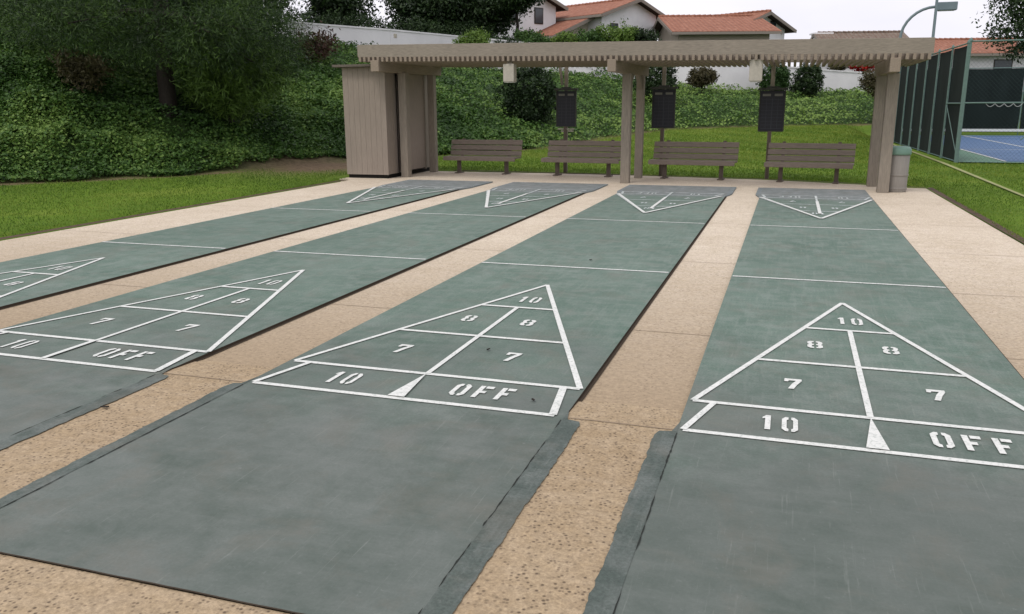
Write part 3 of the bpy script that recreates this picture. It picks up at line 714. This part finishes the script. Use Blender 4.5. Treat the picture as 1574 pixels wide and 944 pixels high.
# ---------------------------------------------------------------- tennis court
t = MB().poly([(3.95, 22.1), (34, 22.1), (34, 43.9), (3.5, 43.9)], 0.012).build('tennis_court', M['green_acrylic']); tag(t, kind='structure')
MB().poly([(5.2, 22.5), (32, 22.5), (32, 43.3), (5.2, 43.3)], 0.018).build('blue_surface', M['blue'], t)
lm_ = MB(); lm_.poly([(5.2, 22.5), (5.27, 22.5), (5.27, 29.2), (5.2, 29.2)], 0.024); lm_.poly([(5.2, 29.2), (11, 29.2), (11, 29.27), (5.2, 29.27)], 0.026)
lm_.poly([(7.6, 29.27), (7.68, 29.27), (7.68, 43), (7.6, 43)], 0.026); lm_.poly([(5.2, 40.5), (30, 40.5), (30, 40.57), (5.2, 40.57)], 0.027)
lm_.v = [(v[0], v[1], v[2]) for v in lm_.v]; lm_.build('court_line', M['line'], t)
tag(MB().poly([(3.47, 12.0), (3.54, 12.0), (3.62, 22), (3.45, 36), (3.32, 36), (3.50, 22)], 0.004).build('mow_strip', M['dry']), kind='structure')
tag(MB().poly([(3.54, -9), (3.47, -9), (3.47, 12), (3.54, 12)], 0.004).build('mow_strip', M['dry']), kind='structure')

def fence(a, b, n, h, label, screen=True, zoff=0.0, rails=(1.0,), skip_screen_low=0.05, corner=True, mesh=False, white=False):
    o = empty('tennis_fence', (a[0], a[1], 0)); tag(o, label, 'fence', 'tennis court fences')
    A = Vector((0, 0, 0)); B = Vector((b[0] - a[0], b[1] - a[1], 0)); d = B.normalized(); pr = Vector((-d.y, d.x, 0))
    for k in range(n + 1):
        p = A + (B - A) * (k / n); r = .036 if (k in (0, n) and corner) else .028
        q = MB().tube([p, p + Vector((0, 0, h))], r, 10); q.lathe(p + Vector((0, 0, h)), [(r * 1.35, -.03), (r * 1.35, .01), (r * .7, .05), (0, .065)], 10); q.build('post', M['fence_post'], o)
    for zr in rails: MB().tube([A + Vector((0, 0, zr * h)), B + Vector((0, 0, zr * h))], .021, 8).build('rail', M['fence_post'], o)
    if screen:
        for k in range(n):
            p0 = A + (B - A) * ((k + .015) / n) - pr * .03; p1 = A + (B - A) * ((k + .985) / n) - pr * .03
            gv, gf = [], []
            for i in range(9):
                for j in range(9):
                    u, v_ = i / 8, j / 8; bil = .05 * math.sin(math.pi * u) * math.sin(math.pi * v_) * rnd.uniform(.5, 1.3)
                    q = p0 + (p1 - p0) * u - pr * bil; gv.append((q.x, q.y, skip_screen_low + v_ * (h - skip_screen_low - .06) - .02 * math.sin(math.pi * u) * (j == 8)))
            for i in range(8):
                for j in range(8): gf.append((i * 9 + j, (i + 1) * 9 + j, (i + 1) * 9 + j + 1, i * 9 + j + 1))
            MB().add(gv, gf, True).build('windscreen', M['screen'], o)
    if mesh:
        Lf = (B - A).length; w = MB(); s_ = .11; r = .0016
        k = -int(h / s_)
        while k * s_ < Lf:
            for sg in (1, -1):
                x0_, x1_ = k * s_, k * s_ + h
                z0, z1 = (0, h) if sg > 0 else (h, 0)
                f0 = max(0, -x0_ / h); f1 = min(1, (Lf - x0_) / h)
                if f1 > f0:
                    pa = d * (x0_ + h * f0) + Vector((0, 0, z0 + (z1 - z0) * f0)); pb = d * (x0_ + h * f1) + Vector((0, 0, z0 + (z1 - z0) * f1))
                    w.tube([pa, pb], r, 3, False)
            k += 1
        tag(w.build('chain_link', M['wire'], o), kind='stuff')
    return o
f1_ = fence((3.89, 22.0), (3.50, 38.8), 8, 3.2, 'tall green tennis fence with dark windscreen running away behind the bin', rails=(.992,))
MB().tube([(0, 0.03, 1.6), (-.05, 2.1, 1.6)], .019, 8).tube([(0.03, 0.02, .12), (-.05, 2.08, 1.55)], .012, 8).build('brace', M['fence_post'], f1_)
f2_ = fence((3.93, 22.0), (14.0, 22.6), 4, 3.25, 'see-through chain-link tennis fence along the near side of the blue court', screen=False, rails=(.99, .495), mesh=True)
c_ = MB()
for k in range(4): c_.tube([(0.55 + k * .22 + .22 * q / 6, .04, 1.59 - .085 * math.sin(math.pi * q / 6)) for q in range(7)], .005, 6)
c_.build('rope', M['white_tape'], f2_)
MB().tube([(1.5, .1, .62), (2.5, .15, 1.55)], .016, 8).build('brace', M['fence_post'], f2_)
fence((3.50, 38.8), (4.60, 44.0), 2, 3.2, 'short angled fence closing the far left corner of the tennis court')
f3_ = fence((4.60, 44.0), (30.0, 44.0), 9, 3.3, 'dark windscreened fence along the far side of the blue tennis court', skip_screen_low=.16, rails=(.99,))
MB().box((12.7, -.09, .26), (25, .05, .13)).build('white_rail', M['white_tape'], f3_)

# light poles by the court
o = empty('light_pole', (4.6, 45.6, ter(4.6, 45.6))); tag(o, 'curved-arm green light pole with a box lamp behind the tennis court', 'light pole')
arc = [(0, 0, 0), (0, 0, 2.0), (0, 0, 4.8)] + [(1.55 * (1 - math.cos(a_)), .02, 4.85 + 1.55 * math.sin(a_)) for a_ in [k * math.pi / 16 for k in range(1, 9)]] + [(2.0, .02, 6.42)]
MB().tube(arc, [.09, .08, .075] + [.07] * 9, 10).build('pole', M['lamp_paint'], o)
h_ = MB().box((2.05, .02, 6.40), (.95, .42, .40)).build('lamp_head', M['lamp_paint'], o, .03)
MB().box((2.05, .02, 6.19), (.75, .30, .03)).build('lens', M['lens'], h_)
o = empty('light_pole', (6.0, 42.29 + 2.1, 0.02)); tag(o, 'straight grey-green light pole rising out of the top of the photo at the tennis court', 'light pole')
MB().tube([(0, 0, 0), (0, 0, 9.0)], [.085, .06], 12).build('pole', M['lamp_paint'], o)
MB().box((0, 0, 9.02), (1.4, .08, .08)).build('cross_arm', M['fence_post'], o); MB().box((-.5, 0, 8.85), (.45, .35, .25)).build('lamp_head', M['fence_post'], o, .03); MB().box((.5, 0, 8.85), (.45, .35, .25)).build('lamp_head', M['fence_post'], o, .03)

# ---------------------------------------------------------------- garden walls
def wall(pts, th, label, z_extra=1.2):
    """pts: (x, y, top z); follows the ground below"""
    o = empty('garden_wall', (pts[0][0], pts[0][1], 0)); tag(o, label, 'wall'); ox, oy = pts[0][0], pts[0][1]
    w = MB(); cp = MB()
    for a, b in zip(pts[:-1], pts[1:]):
        d = Vector((b[0] - a[0], b[1] - a[1], 0)).normalized(); p = Vector((-d.y, d.x, 0)) * th / 2
        V = []
        for q in (a, b):
            for s_ in (-1, 1):
                for z in (min(a[2], b[2]) - 4.5, q[2]): V.append((q[0] - ox + p.x * s_, q[1] - oy + p.y * s_, z))
        w.add(V, [(0, 4, 5, 1), (2, 3, 7, 6), (1, 5, 7, 3), (0, 1, 3, 2), (4, 6, 7, 5), (0, 2, 6, 4)])
        V = []
        for q in (a, b):
            for s_ in (-1.35, 1.35):
                for z in (q[2] + .002, q[2] + .09): V.append((q[0] - ox + p.x * s_, q[1] - oy + p.y * s_, z))
        cp.add(V, [(0, 4, 5, 1), (2, 3, 7, 6), (1, 5, 7, 3), (0, 1, 3, 2), (4, 6, 7, 5), (0, 2, 6, 4)])
    w.build('wall_face', M['stucco'], o); cp.build('coping', M['stucco'], o); return o
wall([(-33.5, 32.0, 6.6), (-29., 35.0, 6.25), (-25.8, 38.6, 6.0), (-23.4, 42.6, 5.95), (-21.0, 47.4, 5.85), (-17.0, 50.0, 5.5)], .25, 'white stucco garden wall at the top of the bank left of the pergola')
wall([(-17.0, 50.3, 5.1), (-12.0, 52.5, 4.75), (-7.0, 54.6, 4.35), (-3.0, 57.6, 4.2), (1.2, 60.2, 3.85), (7.0, 64., 3.5), (30., 78., 3.4)], .25, 'white stucco garden wall seen beneath the pergola beyond the clipped shrubs')

# ---------------------------------------------------------------- houses
def house(P0, e, Lh, sR, dR, sL, dL, base, label, over=.7, windows=(), chimney=None, brown=False, beige=False):
    """P0 front apex of the roof, e ridge direction, s* horizontal reach and d* drop of each roof side"""
    e = Vector((e[0], e[1], 0)).normalized(); ang = math.atan2(e.y, e.x)
    o = empty('house', (P0[0], P0[1], base), ang); tag(o, label, 'house', 'red tiled houses above the bank')
    H = P0[2] - base; kR, kL = dR / sR, dL / sL
    # local x runs along the ridge, local +y is to the left of it
    wR, wL = sR - .75, sL - .75
    prof = [(-wR, H - kR * wR - .22), (0, H - .22), (wL, H - kL * wL - .22)]
    b = MB(); x0, x1 = over, Lh - over; V = []
    for x in (x0, x1): V += [(x, -wR, 0), (x, prof[0][0], prof[0][1]), (x, 0, prof[1][1]), (x, prof[2][0], prof[2][1]), (x, wL, 0)]
    b.add(V, [(0, 1, 2, 3, 4), (9, 8, 7, 6, 5), (0, 5, 6, 1), (1, 6, 7, 2), (2, 7, 8, 3), (3, 8, 9, 4)])
    wl_ = b.build('wall', M['stucco_beige'] if beige else M['stucco'], o)
    r = MB(); th = .16
    for s_, sy, k_ in ((-1, sR, kR), (1, sL, kL)):
        V = [(0, 0, H), (Lh, 0, H), (Lh, s_ * sy, H - k_ * sy), (0, s_ * sy, H - k_ * sy)]
        V += [(x, y, z - th) for x, y, z in V]
        r.add(V, [(0, 1, 2, 3), (4, 7, 6, 5), (0, 3, 7, 4), (1, 5, 6, 2), (3, 2, 6, 7), (0, 4, 5, 1)])
    # ridge caps
    for k in range(int(Lh / .45)): r.tube([(k * .45, 0, H + .0), (k * .45 + .47, 0, H + .03)], [.11, .13], 8)
    rf = r.build('roof', M['brown_tiles'] if brown else M['tiles'], o)
    f = MB()
    for s_, sy, k_ in ((-1, sR, kR), (1, sL, kL)):
        for x in (-.03, Lh + .03): f.bar((x, 0, H - .17), (x, s_ * sy, H - k_ * sy - .17), .05, .26)
        f.bar((0, s_ * (sy + .03), H - k_ * sy - .15), (Lh, s_ * (sy + .03), H - k_ * sy - .15), .05, .2)
    f.build('fascia', M['trim'], o)
    s = MB()
    for s_, sy, k_ in ((-1, sR, kR), (1, sL, kL)):
        V = [(.04, s_ * .05, H - .05 * k_ - th - .01), (Lh - .04, s_ * .05, H - .05 * k_ - th - .01), (Lh - .04, s_ * (sy - .02), H - k_ * sy - th - .01), (.04, s_ * (sy - .02), H - k_ * sy - th - .01)]
        s.add(V, [(0, 1, 2, 3)])
    s.build('soffit', M['dark_trim'], o)
    for (side, u, z, w, h) in windows:
        if side == 'front': c, dm = (x0 - .02, u, z), (.08, w, h); gd = (.05, w - .14, h - .14); gc = (x0 - .045, u, z)
        elif side == 'left': c, dm = (u, wL + .02, z), (w, .08, h); gd = (w - .14, .05, h - .14); gc = (u, wL + .045, z)
        wf = MB().box(c, dm).build('window', M['dark_trim'], o); MB().box(gc, gd).build('pane', M['glass'], wf)
    if chimney:
        cx_, cy_, cz_, cw_ = chimney
        ch = MB().box((cx_, cy_, cz_ - 1.2), (cw_, cw_ * .8, 2.4)).build('chimney', M['stucco'], rf, .03); MB().box((cx_, cy_, cz_ + .06), (cw_ * 1.2, cw_, .12)).build('cap', M['stucco'], ch)
    return o
EV = (-.871, .49)
house((-13.39, 70.65, 10.45), EV, 9.5, 3.8, 1.25, 4.9, 1.55, 2.6, 'red tiled house with white gable and dark right eave above the mid pergola', windows=(('front', 2.6, 5.2, 1.0, 1.0),))
house((-15.9, 69.3, 9.55), EV, 10.0, 2.4, .7, 6.6, 2.45, 2.6, 'low red tiled wing in front of the white gabled house, above the bright hedge', windows=(('left', 4.0, 4.6, 1.6, 1.1),), beige=True)
house((-11.95, 71.3, 8.95), (.949, .314), 8.6, 6.6, 1.75, 4.5, 1.2, 2.6, 'long low red tiled roof between the two white gables', windows=(), beige=True)
o5 = house((-2.8, 74.14, 9.33), EV, 7.6, 4.4, 1.3, 4.6, 1.5, 2.6, 'red tiled house with a white gable, right of the long low roof', windows=(('front', -1.6, 5.6, .9, .9),))
house((-21.3, 64.9, 11.2), EV, 8.0, 4.2, 1.5, 4.4, 1.6, 3.0, 'white house with brown eaves half hidden by trees, left of the red roofs', windows=(('front', -1.4, 5.9, 1.0, 1.3), ('front', 1.6, 5.9, 1.0, 1.3)))
house((8.7, 83.3, 7.95), (-.97, -.24), 8.0, 4.0, 1.6, 4.0, 1.6, 2.6, 'distant brownish roof just above the right part of the pergola', chimney=(7.2, -.5, 5.25, 1.5), brown=True)
house((19.5, 82.0, 6.95), (-.96, -.26), 11.5, 5.5, 1.9, 5.0, 1.4, 2.2, 'red tiled house behind the tennis fence at the right edge', windows=(('left', 5, 2.3, 1.5, 1.1),), chimney=(2.6, 2.6, 4.6, .9))

# ---------------------------------------------------------------- trees and shrubs
def limb(mb, a, b, r0, r1, wob=.12, n=5):
    a, b = Vector(a), Vector(b); pts = []
    Lm = (b - a).length
    for i in range(n + 1):
        t_ = i / n; p = a.lerp(b, t_)
        if 0 < i < n: p += Vector((rnd.uniform(-1, 1), rnd.uniform(-1, 1), rnd.uniform(-.5, .8))) * wob * Lm * .3
        pts.append(p)
    mb.tube(pts, [r0 + (r1 - r0) * i / n for i in range(n + 1)], 9)
def tree(name, label, cat, x, y, trunk_h, r, clumps, per, size, asp, spread, m, group=None, needle=False, tshift=0.0, lean=(0, 0), shell=.5, z=None, tvar=.1):
    z0 = ter(x, y) - .1 if z is None else z
    o = empty(name, (x, y, z0)); tag(o, label, cat, group)
    tb = MB(); top = Vector((lean[0], lean[1], trunk_h)); limb(tb, (0, 0, 0), top, r * 1.25, r * .6, .06, 6)
    for (cx, cy, cz, rx, ry, rz, k) in clumps[:14]:
        st = Vector((0, 0, 0)).lerp(top, min(1, max(.35, (cz - .35 * rz - .3) / max(trunk_h, .1))))
        limb(tb, st, (cx, cy, cz), r * .38, r * .1, .16, 4)
    tb.build('trunk', M['bark'], o)
    C, D, T = crown_points(clumps, per, spread, shell)
    k = len(C)
    if needle:
        t_ = D * .8 + unit(k) * .9; t_[:, 2] -= .15
    else: t_ = unit(k) + D * .4; t_[:, 2] -= .3
    n_ = D * .5 + unit(k) * .7 + np.array([0, 0, .5])
    ln = size * rng.uniform(.6, 1.3, k)
    leaf_mesh('crown', C, t_, n_, ln, ln * asp, T + tshift + rng.normal(size=k) * tvar, m, o)
    return o

def E_(x, y, z, r, k, f=1.0): return (x, y, z, r * f, r * f, r, k)
# big dark conifer low over the bank at upper left
pine_clumps = []
for k in range(46):
    a_ = k * 2.39996; f_ = k / 45; rr = (3.9 - 1.9 * f_) * (.55 + .5 * rnd.random())
    low = .95 + .9 * abs(math.sin(a_ * .5 + .4)) if k < 18 else 0
    h_ = (low + .5 * f_) if k < 18 else 1.9 + 6.0 * (k - 18) / 27
    if k < 18 and math.sin(a_) < .15: h_ += 1.0          # open underneath towards the courts
    pine_clumps.append((math.cos(a_) * rr, math.sin(a_) * rr, h_, 1.5, 1.4, .65, 84))
tree('pine_tree', 'big dark drooping conifer on the ivy bank at upper left, its bare trunk in view', 'tree', -17.5, 16.2, 8.2, .2, pine_clumps, 34, .15, .11, .16, M['needle'], needle=True, tshift=.05)
bt = [(math.cos(a_) * 1.0, math.sin(a_) * .9, 1.5 + .5 * math.sin(a_ * 2), .9, .8, .6, 50) for a_ in (0, 1, 2, 3, 4, 5)] + [(0, 0, 2.5, 1.0, .9, .8, 60), (.6, -.3, .9, .8, .8, .55, 46), (0.2, 0, 3.4, .9, .8, .8, 50)]
tree('conifer', 'brighter feathery conifer at the right flank of the big dark one', 'tree', -16.3, 17.4, 2.6, .08, bt, 24, .26, .12, .14, M['needle'], needle=True, tshift=.5)
def blob(R, Hc, zc, n=9, k=60, low=.0):
    out = [(0, 0, zc, R * .8, R * .8, Hc * .8, k)]
    for i in range(n):
        a_ = i * 2.4 + R; q = R * rnd.uniform(.35, .68); out.append((math.cos(a_) * q, math.sin(a_) * q, zc + rnd.uniform(-.55, .6) * Hc - low, R * rnd.uniform(.4, .6), R * rnd.uniform(.4, .6), Hc * rnd.uniform(.35, .55), k))
    return out
G1 = 'dark trees along the top of the bank'
for (x, y, H_, R_, lab) in ((-26.0, 19.5, 7.5, 3.6, 'dark leafy tree at the very top left corner, behind the conifer'), (-23.5, 26.0, 7.2, 3.5, 'dark tree directly behind the big conifer'),
                            (-27.5, 33.0, 7.5, 3.3, 'dark tree behind the conifer, next to the left end of the white wall'),
                            (-31.5, 27.5, 9.0, 4.2, 'tall dark tree at the back of the wood behind the conifer'), (-36., 36.5, 10.0, 4.5, 'farthest dark tree at the upper left')):
    tree('broadleaf_tree', lab, 'tree', x, y, H_ * .75, .2, blob(R_, H_ * .45, H_ * .55, 15, 100) + [(R_ * .4 * math.cos(q), R_ * .4 * math.sin(q), 1.2, R_ * .6, R_ * .6, 1.1, 70) for q in (0, 2, 4)], 17, .24, .5, .22, M['leaf_dark'], G1)
for (x, y, H_, R_, lab, sc_) in ((-28.4, 45.5, 5.6, 2.5, 'dark tree above the left end of the white wall', 1), (-24.3, 50.5, 5.4, 2.9, 'broad dark tree above the middle of the white wall', 1), (-21.8, 53.5, 5.6, 2.6, 'dark tree above the right end of the white wall', 1)):
    tree('broadleaf_tree', lab, 'tree', x, y, H_ * .8, .17, blob(R_, H_ * .40, H_ * .72, 10, 75), 15, .26, .5, .25, M['leaf_dark'], G1, z=max(ter(x, y), 4.2))
tree('broadleaf_tree', 'slim tree with a bare forked trunk left of the red roofs', 'tree', -18.5, 52.0, 4.2, .13, blob(1.7, 1.2, 4.6, 8, 60), 14, .22, .5, .2, M['leaf_dark'], tshift=.1, z=4.0)
tree('broadleaf_tree', 'dark loose-crowned tree at the top right corner beyond the tennis court', 'tree', 14.6, 57.0, 6.5, .24, blob(3.7, 3.4, 5.6, 20, 75), 16, .22, .5, .22, M['leaf_dark'], tshift=.12, z=1.2)
tree('broadleaf_tree', 'brownish tree half hidden by the right pergola posts', 'tree', 4.15, 48.5, 2.4, .10, blob(1.0, .9, 2.4, 7, 50), 14, .14, .5, .13, M['leaf_brown'])
# hedge row above the pergola roof
GH = 'rounded hedge shrubs above the pergola roof'
for (x, y, top, R_, mk, lab) in ((-19.0, 50.0, 6.35, 1.5, 'leaf_dark', 'dark rounded hedge shrub leftmost above the pergola roof'), (-17.1, 51.2, 6.75, 1.35, 'leaf_mid', 'green hedge shrub under the brown-eaved white house'),
        (-15.3, 52.0, 6.35, 1.2, 'leaf_light', 'small bright hedge shrub at the foot of the left red roof'), (-13.7, 52.6, 6.7, 1.3, 'leaf_mid', 'mid green hedge shrub left of the tall bright one'),
        (-12.0, 53.2, 7.25, 1.45, 'leaf_light', 'tallest bright yellow-green hedge shrub before the white gable'), (-10.3, 53.9, 6.8, 1.1, 'leaf_dark', 'dark rounded hedge shrub at the foot of the white gable')):
    zb = ter(x, y); h_ = top - zb
    tree('shrub', lab, 'shrub', x, y, h_ * .5, .09, blob(R_, h_ * .3, h_ * .66, 8, 70) + [(0, 0, h_ * .3, R_ * .9, R_ * .9, h_ * .3, 60)], 14, .17, .55, .12, M[mk], GH, shell=.75)
tree('shrub', 'bright green shrub poking over the pergola roof at the right end of the white wall', 'shrub', -18.9, 44.6, 1.2, .06, blob(1.0, .8, 1.7, 6, 60) , 14, .15, .5, .12, M['leaf_light'])
for (x, y, lab) in ((-26.6, 41.3, 'dark low hedge over the left part of the white wall'), (-24.0, 45.6, 'dark low hedge over the middle of the white wall'), (-21.9, 49.0, 'dark low hedge over the right part of the white wall')):
    cl = [(-1.6 * .5 + i * .55 - 1.0, (i - 3) * .55, 1.45 + .1 * math.sin(i * 2), .8, .8, .75, 60) for i in range(7)]
    tree('hedge', lab, 'hedge', x, y, .9, .06, cl, 14, .16, .5, .12, M['leaf_dark'], 'low hedge along the white wall', tshift=.12, z=max(ter(x, y), 4.7))
# shrubs on the bank
def ball(name, lab, x, y, R_, Hc, zc, mk, k=260, per=14, size=.11, grp=None, ts=0):
    tree(name, lab, 'shrub', x, y, zc * .8, .07, [(0, 0, zc, R_, R_ * .95, Hc, k), (R_ * .25, 0, zc + Hc * .25, R_ * .7, R_ * .7, Hc * .7, k // 3), (-R_ * .2, 0, zc - Hc * .35, R_ * .75, R_ * .75, Hc * .6, k // 3)], per, size, .55, .07, M[mk], grp, shell=.9, tshift=ts)
ball('shrub', 'large dark clipped shrub on the bank behind the leftmost scoreboard', -11.6, 32.2, 1.15, 1.25, 1.15, 'leaf_dark', 420, 16, .13)
ball('shrub', 'dark shrub on the bank behind the middle scoreboard', -8.0, 45.2, 1.05, 1.25, 1.2, 'leaf_dark', 340, 14, .14, ts=.08)
ball('shrub', 'mushroom-shaped brownish topiary shrub between the middle and right scoreboards', -5.95, 50.6, .78, .5, 1.15, 'leaf_brown', 320, 14, .12)
ball('shrub', 'dark rounded shrub directly behind the rightmost scoreboard', -1.75, 55.7, .88, .95, 1.15, 'leaf_mid', 320, 14, .14, ts=-.30)
ball('shrub', 'dark rounded shrub just right of the rightmost scoreboard', 0.35, 56.4, .88, 1.0, 1.15, 'leaf_dark', 340, 14, .14, ts=.15)
ball('shrub', 'shrub of red blooms over the white wall at the right', 4.4, 66.4, 1.0, .75, 2.2, 'bloom', 200, 12, .16)
ball('shrub', 'brown shrub on the wall top left of the red blooms', 2.6, 64.6, .7, .6, 2.0, 'leaf_brown', 130, 12, .15)
tree('shrub', 'reddish sparse shrub at the crest of the bank below the white wall', 'shrub', -21.2, 30.6, 1.2, .05, blob(1.0, .65, .95, 9, 22), 10, .16, .4, .2, M['leaf_red'])
tree('shrub', 'small brownish shrub in the shade left of the conifer trunk', 'shrub', -18.9, 14.6, .6, .05, blob(.65, .45, .75, 7, 30), 10, .12, .4, .12, M['leaf_brown'], tshift=.15)
# a few dry leaves blown over the paving
for (lx, ly, lz, sz, an, lab) in ((-4.03, -.62, -.004, .030, .4, 'dark dried leaf on the sandy strip at the left foreground'), (-2.36, 1.05, 0, .024, 1.3, 'small dark dried leaf left of the right-hand 7 on the middle court'),
                              (-1.78, .18, 0, .022, 2.2, 'small dark dried leaf beside the OFF lettering of the middle court'), (-2.45, 4.55, 0, .026, .9, 'small dark dried leaf on the middle court just short of the cross line')):
    b = MB(); n = 9; V = []
    for i in range(n):
        u = i / (n - 1) - .5; hw = sz * .42 * math.cos(u * math.pi) ** .7 + .0006
        for s_ in (-1, 0, 1): V.append((u * sz * 1.6, s_ * hw, .003 + .006 * abs(s_) + .012 * u * u))
    b.add(V, [(i * 3 + j, (i + 1) * 3 + j, (i + 1) * 3 + j + 1, i * 3 + j + 1) for i in range(n - 1) for j in (0, 1)], True)
    o = b.build('dried_leaf', M['bark']); o.location = (lx, ly, lz + .004); o.rotation_euler = (0, 0, an); tag(o, lab, 'leaf', 'dry leaves on the paving')
# ---------------------------------------------------------------- ivy on the bank
K = 900000
x = np.concatenate([rng.uniform(-34, 34, K), rng.uniform(-32, -10, 650000)]); y = np.concatenate([rng.uniform(2, 66, K), rng.uniform(4, 29, 650000)])
dx, dy = x - CAM.x, y - CAM.y; dist = np.hypot(dx, dy)
ax = dx * math.cos(YAW) - dy * math.sin(YAW); dp = dx * math.sin(YAW) + dy * math.cos(YAW)
ok = (dp > 4) & (np.abs(ax) < dp * .70 + 2)
x, y, dist = x[ok], y[ok], dist[ok]
sd, H_, W_ = bank_coords(x, y)
edge = .12 * np.sin(x * 3.1 + y) + .10 * np.sin(y * 4.3 - x * 2)
nearsoil = np.exp(-(((x + 12.9) / 1.3) ** 2 + ((y - 16.7) / 2.3) ** 2))
ok = (sd > .12 + edge + 1.7 * nearsoil) & (sd < W_ + 3.0) & (rng.random(len(x)) < np.clip(26. / dist, .35, 1.0) ** 1.3)
gap = np.sin(x * 1.9) * np.sin(y * 2.3 + x) + .5 * np.sin(x * 4.1 + y * 3.3)
shade_p = np.exp(-(((x + 17.0) / 1.4) ** 2 + ((y - 15.5) / 1.2) ** 2))
ok &= (rng.random(len(x)) > .8 * (gap > 1.15)) & (rng.random(len(x)) > shade_p * .9)
x, y, dist, sd = x[ok], y[ok], dist[ok], sd[ok]
k = len(x); print('ivy leaves', k)
mound = .17 + .13 * np.sin(x * 1.3 + .7 * y) * np.sin(y * .9) + .11 * np.sin(x * 2.6 - y * 1.9 + np.sin(y * .7)) + .07 * np.sin(x * 5.3 + y * 3.1)
mound = np.clip(mound, 0.02, None) * sstep(-.1, .7, sd) + .10
z = terrain(x, y) + mound * rng.random(k) ** .45 + .02
n_ = unit(k) * .7 + np.array([.1, -.25, .95]); t_ = unit(k); t_[:, 2] *= .6; t_[:, 2] -= .25; t_[:, 1] -= .3
size = rng.uniform(.045, .11, k) * np.clip(dist / 22, .85, 1.7)
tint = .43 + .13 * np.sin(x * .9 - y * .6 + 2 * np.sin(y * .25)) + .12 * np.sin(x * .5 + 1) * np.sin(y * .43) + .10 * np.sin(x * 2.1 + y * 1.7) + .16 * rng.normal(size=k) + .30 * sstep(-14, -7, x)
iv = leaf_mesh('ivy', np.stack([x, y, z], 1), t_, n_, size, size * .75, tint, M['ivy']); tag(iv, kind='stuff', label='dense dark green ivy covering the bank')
# ---------------------------------------------------------------- grass
K = 900000
x = rng.uniform(-24, 16, K); y = rng.uniform(-2, 50, K)
dx, dy = x - CAM.x, y - CAM.y; dist = np.hypot(dx, dy)
ax = dx * math.cos(YAW) - dy * math.sin(YAW); dp = dx * math.sin(YAW) + dy * math.cos(YAW)
ok = (dp > 4) & (np.abs(ax) < dp * .66 + 1.5) & (rng.random(K) < np.clip(17. / dist, .2, 1) ** 1.2)
def in_slab(x, y):
    back = np.interp(x, [-10.75, -8.8, -4., -.9, .95, 1.62, 2.12], [16.5, 16.42, 16.08, 15.58, 14.9, 14.42, 14.32])
    left = np.where(y < 13.3, -10.20, -10.85); return (x > left) & (x < np.where(y < 7.2, 2.32, 2.24)) & (y < back)
ok &= ~in_slab(x, y)
x, y, dist = x[ok], y[ok], dist[ok]; sd, _, _ = bank_coords(x, y)
sm = soil_mask(x, y, sd)
ok = (sd < .25) & (rng.random(len(x)) > sm * 1.15) & ~((x > 3.45) & (x < 3.66) & (y < 36)) & ~((x > 3.3) & (y > 22))
x, y, dist = x[ok], y[ok], dist[ok]; k = len(x); print('grass blades', k)
hgt = rng.uniform(.022, .048, k) * np.clip(dist / 18, 1, 1.7)
t_ = np.stack([rng.normal(0, .35, k), rng.normal(0, .35, k), np.ones(k)], 1); n_ = unit(k); n_[:, 2] *= .3
c_ = np.stack([x, y, terrain(x, y) + hgt * .35], 1)
tint = .45 + .14 * np.sin(x * .8 + 2) * np.sin(y * .6) + .10 * np.sin(x * 2.7 + y * 1.9) + .17 * rng.normal(size=k) + .22 * sstep(15, 24, y)
gr = leaf_mesh('grass', c_, t_, n_, hgt, .010 * np.clip(dist / 14, 1, 3), tint, M['grass']); tag(gr, kind='stuff', label='short mown bright green grass')
